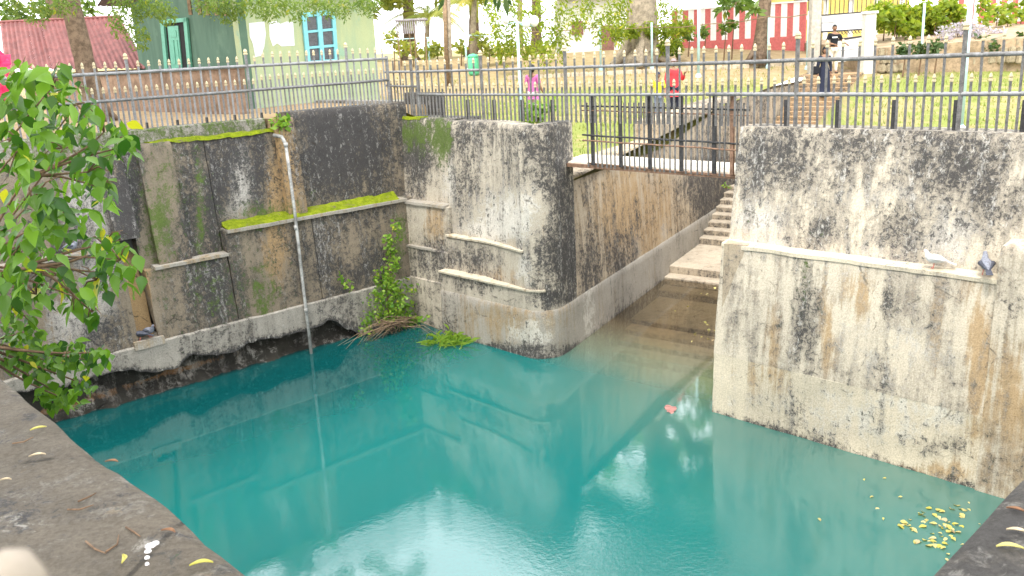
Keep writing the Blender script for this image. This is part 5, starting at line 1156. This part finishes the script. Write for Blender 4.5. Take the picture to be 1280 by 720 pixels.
# ------------------------------------------------------------------ pigeons
plain('feather_grey', (.20, .21, .25), .7, 0, .3, 25); plain('feather_white', (.68, .64, .62), .7, 0, .12, 25); plain('feather_dark', (.06, .065, .085), .6, 0, .4, 25); plain('beak', (.25, .12, .1), .6); plain('pink_leg', (.5, .15, .12), .6)
def pigeon(p, rz, mat, label, sc=1.0):
    r = empty('pigeon', p, rz); tag(r, label, 'pigeon', 'pigeons on the wall ledges'); k = .36 * sc
    pts = [(-.52, 0, .30), (-.36, 0, .36), (-.15, 0, .40), (.08, 0, .42), (.24, 0, .47), (.32, 0, .58), (.36, 0, .70), (.42, 0, .745), (.47, 0, .73)]
    rad = [.03, .10, .19, .21, .17, .11, .085, .075, .03]
    MB().tube([Vector(q) * k for q in pts], [q * k for q in rad], 12).build('body', MAT[mat], r, True)
    for sy in (-1, 1):
        MB().tube([Vector((.18, sy * .16, .46)) * k, Vector((-.05, sy * .2, .46)) * k, Vector((-.35, sy * .10, .38)) * k, Vector((-.55, sy * .04, .32)) * k], [.05 * k, .10 * k, .06 * k, .015 * k], 8).build('wing', MAT['feather_dark'] if mat != 'feather_white' else MAT[mat], r, True)
        MB().tube([Vector((.02, sy * .07, .24)) * k, Vector((.05, sy * .08, .0)) * k, Vector((.14, sy * .09, .0)) * k], .018 * k, 6).build('leg', MAT['pink_leg'], r)
        MB()._lathe([(.004 * k, -.012 * k), (.014 * k, 0), (.004 * k, .012 * k)], 6, 0, Vector((.43, sy * .068, .755)) * k).build('eye', MAT['dark_post'], r)
    MB().prism([Vector(q) * k for q in ((-.40, -.08, .33), (-.40, .08, .33), (-.85, .12, .20), (-.85, -.12, .20))], [Vector(q) * k for q in ((-.40, -.08, .37), (-.40, .08, .37), (-.85, .12, .22), (-.85, -.12, .22))]).build('tail', MAT['feather_dark'] if mat != 'feather_white' else MAT[mat], r)
    MB().tube([Vector((.47, 0, .735)) * k, Vector((.56, 0, .70)) * k], [.02 * k, .006 * k], 6).build('beak', MAT['beak'], r)
def on_t(x, y, t, z): p = at_t(x, y, t); return Vector((p.x, p.y, z))
def on_s(x, y, s, z): p = at_s(x, y, s); return Vector((p.x, p.y, z))
pigeon(on_t(1168, 336, 14.0, -3.55), R(150), 'feather_white', 'white pigeon sitting on the sloping ledge of the cream wall', 1.0)
pigeon(on_t(1231, 350, 13.98, -3.55), R(70), 'feather_grey', 'dark grey pigeon at the end of the cream wall ledge', 1.15)
pigeon(on_s(90, 320, 19.05, -3.46), R(20), 'feather_grey', 'grey pigeon on the left wall ledge behind the shrub', .95)
pigeon(on_s(187, 422, 18.9, -5.55), R(-20), 'feather_grey', 'blue-grey pigeon on the tan niche sill', 1.0)
pigeon(on_s(177, 427, 18.85, -5.55), R(190), 'feather_dark', 'dark pigeon facing away on the tan niche sill', .9)

# ------------------------------------------------------------------ litter on the parapet, leaves on the water
def curled_leaf(x, y, L, rz, mat, label, name='fallen_leaf', zz=-1.5, curl=.8):
    L *= .72; p = at_z(x, y, zz); v = []; n = 8
    for i in range(n + 1):
        f = i / n; a = curl * (f - .5) * 2; w = L * .13 * math.sin(math.pi * min(.98, f * .9 + .06)); cx_ = L * (f - .5) * .9; cy_ = L * .25 * (math.cos(a * 1.4) - .6)
        v += [(cx_, cy_ - w, .012 + .3 * w), (cx_, cy_, .008), (cx_, cy_ + w, .012 + .3 * w)]
    f_ = [(3 * i + j, 3 * i + 3 + j, 3 * i + 4 + j, 3 * i + 1 + j) for i in range(n) for j in range(2)]
    me = mesh(name, v, f_); me.attributes.new('tint', 'FLOAT', 'POINT').data.foreach_set('value', [random.random() * .5] * len(v)); me.materials.append(mat)
    o = bpy.data.objects.new(name, me); col.objects.link(o); o.location = p + Vector((0, 0, .012)); o.rotation_euler.z = rz; tag(o, label, 'leaf', 'dry leaves lying on the parapet'); return o
LFm = MAT['leaf_fallen']; plain('leaf_pale', (.55, .45, .30), .8); plain('leaf_brown', (.25, .13, .07), .8)
curled_leaf(155, 706, .085, R(-70), LFm, 'yellow hooked leaf on the left parapet near its cracked patch'); curled_leaf(253, 712, .11, R(10), LFm, 'long yellow leaf lying at the edge of the left parapet'); curled_leaf(49, 541, .10, R(30), LFm, 'yellow-green leaf on a brown stalk on the left parapet')
curled_leaf(48, 575, .10, R(15), MAT['leaf_pale'], 'pale green narrow leaf on the left parapet'); curled_leaf(141, 583, .09, R(-10), MAT['leaf_brown'], 'reddish brown leaf near the water edge of the left parapet'); curled_leaf(212, 671, .09, R(-20), MAT['leaf_brown'], 'brown curled leaf beside the white dropping on the parapet'); curled_leaf(8, 606, .07, R(10), MAT['leaf_pale'], 'small pale leaf near the outer side of the left parapet')
curled_leaf(1262, 692, .12, R(-15), LFm, 'yellow twisted leaf on the dark right parapet'); curled_leaf(1272, 672, .10, R(-30), MAT['leaf_pale'], 'pale stalk-like leaf on the dark right parapet'); curled_leaf(1270, 645, .09, R(-40), MAT['leaf_brown'], 'brown dry leaf on the dark right parapet')
def twig(pts, label, r_=.0035):
    q = [at_z(x, y, -1.5) + Vector((0, 0, .010)) for x, y in pts]; o = MB().tube(q, [r_] * (len(q) - 1) + [r_ * .5], 6).build('dry_twig', MAT['twig'], None, True); tag(o, label, 'twig', 'dry twigs on the parapet')
twig([(16, 557), (30, 555), (42, 549)], 'brown leaf stalk on the left parapet'); twig([(108, 680), (120, 690), (133, 695)], 'bent dark twig in front of the white dropping'); twig([(133, 693), (147, 684), (149, 672)], 'crooked twig leaning to the parapet crack'); twig([(158, 662), (168, 668), (176, 674)], 'short twig beside the parapet crack'); twig([(85, 640), (100, 640), (118, 634)], 'thin curved twig along the parapet crack'); twig([(98, 630), (112, 624), (121, 619)], 'straight thin twig pointing to the pool edge')
dp = MB()
for x, y, r_ in ((188, 683, .018), (185, 690, .012), (184, 698, .009), (184, 706, .007), (194, 680, .014)):
    c = at_z(x, y, -1.5); dp._lathe([(r_, .001), (r_ * .8, .006), (r_ * .3, .009)], 10, 0, c)
tag(dp.build('bird_dropping', MAT['feather_white']), 'white bird dropping on the left parapet', 'dropping')
FL = []
for c1 in ('leaf_fallen',): FL = [leaf_mesh('floating_leaf', c1, k) for k in (.1, .4, .7)]
spots = []
for cx_, cy_, rx, ry, n in [(1200, 640, 16, 7, 10), (1155, 645, 14, 8, 10), (1180, 657, 20, 7, 14), (1128, 658, 8, 8, 8), (1165, 677, 24, 8, 16), (1142, 662, 6, 4, 4), (1185, 697, 6, 3, 2), (1183, 664, 16, 6, 8)]:
    for k in range(n): spots.append((random.gauss(cx_, rx * .55), random.gauss(cy_, ry * .55), 'clump'))
for q in [(1080, 599), (1108, 599), (1092, 622), (1128, 623), (1160, 592), (1184, 599), (1236, 615), (1104, 649), (1095, 635), (1223, 656), (1205, 682), (1022, 650), (1210, 628)]: spots.append((*q, 'stray'))
for q in [(882, 406), (886, 412), (870, 418), (878, 421), (884, 424), (892, 414), (880, 403), (861, 383), (843, 389), (865, 427), (893, 426), (878, 367), (886, 368), (868, 352), (893, 360)]: spots.append((*q, 'inlet'))
LBL = {'clump': ('yellow leaf floating in the cluster below the cream wall', 'leaves clustered on the water'), 'stray': ('stray small leaf drifting beside the yellow leaf cluster', 'stray leaves on the water'), 'inlet': ('small yellowish leaf floating over the submerged steps', 'leaves over the submerged steps')}
for i, (x, y, kd) in enumerate(spots):
    p = at_z(x, y, ZW); o = bpy.data.objects.new('floating_leaf', FL[i % 3]); col.objects.link(o); o.location = p + Vector((0, 0, .012 + .006 * (i % 4))); sz = (.085 if kd == 'clump' else .06 if kd == 'stray' else .075) * random.uniform(.7, 1.5); o.scale = (sz, sz, sz)
    o.rotation_euler = (random.gauss(0, .12), random.gauss(0, .12), random.uniform(0, 6.28)); tag(o, LBL[kd][0], 'leaf', LBL[kd][1])

rc_ = MB(); c0 = at_z(838, 511, ZW + .006); ring = []
for k in range(18):
    a = k / 18 * 6.283; r_ = .14 * (1 + .12 * math.sin(3 * a + 1) + .1 * math.sin(7 * a) + random.uniform(-.05, .05)); ring.append(c0 + Vector((r_ * math.cos(a) * .8, r_ * 1.5 * math.sin(a), .012 * math.sin(5 * a))))
rc_.add(ring + [c0 + Vector((0, 0, .02))], [(i, (i + 1) % 18, 18) for i in range(18)])
tag(rc_.build('red_cloth', plain('faded_red', (.36, .17, .15), .8, 0, .35, 9), None, True), 'faded red cloth scrap floating near the corner of the cream wall', 'cloth')
# near fence picket whose pale finial shows at the bottom edge of the view
nf = tag(empty('fence_picket'), 'pale rounded finial of a fence picket on the near parapet', 'fence picket')
q = ray(14, 728) * .42
MB()._lathe([(.007, -.9), (.007, -.06), (.011, -.055), (.011, -.04), (.013, -.02), (.013, 0), (.009, .010), (.002, .014)], 14, 0, q).build('finial', plain('finial_pale', (.26, .22, .175), .6), nf, True)
MB()._lathe([(.007, -1.5 - q.z), (.007, -.9)], 10, 0, q).build('picket', MAT['fence_metal'], nf, True)

# ------------------------------------------------------------------ layout units -> metres
for o in list(scene.objects):
    if o.parent is None and o.type in {'MESH', 'EMPTY'}:
        o.location = o.location * K; o.scale = o.scale * K
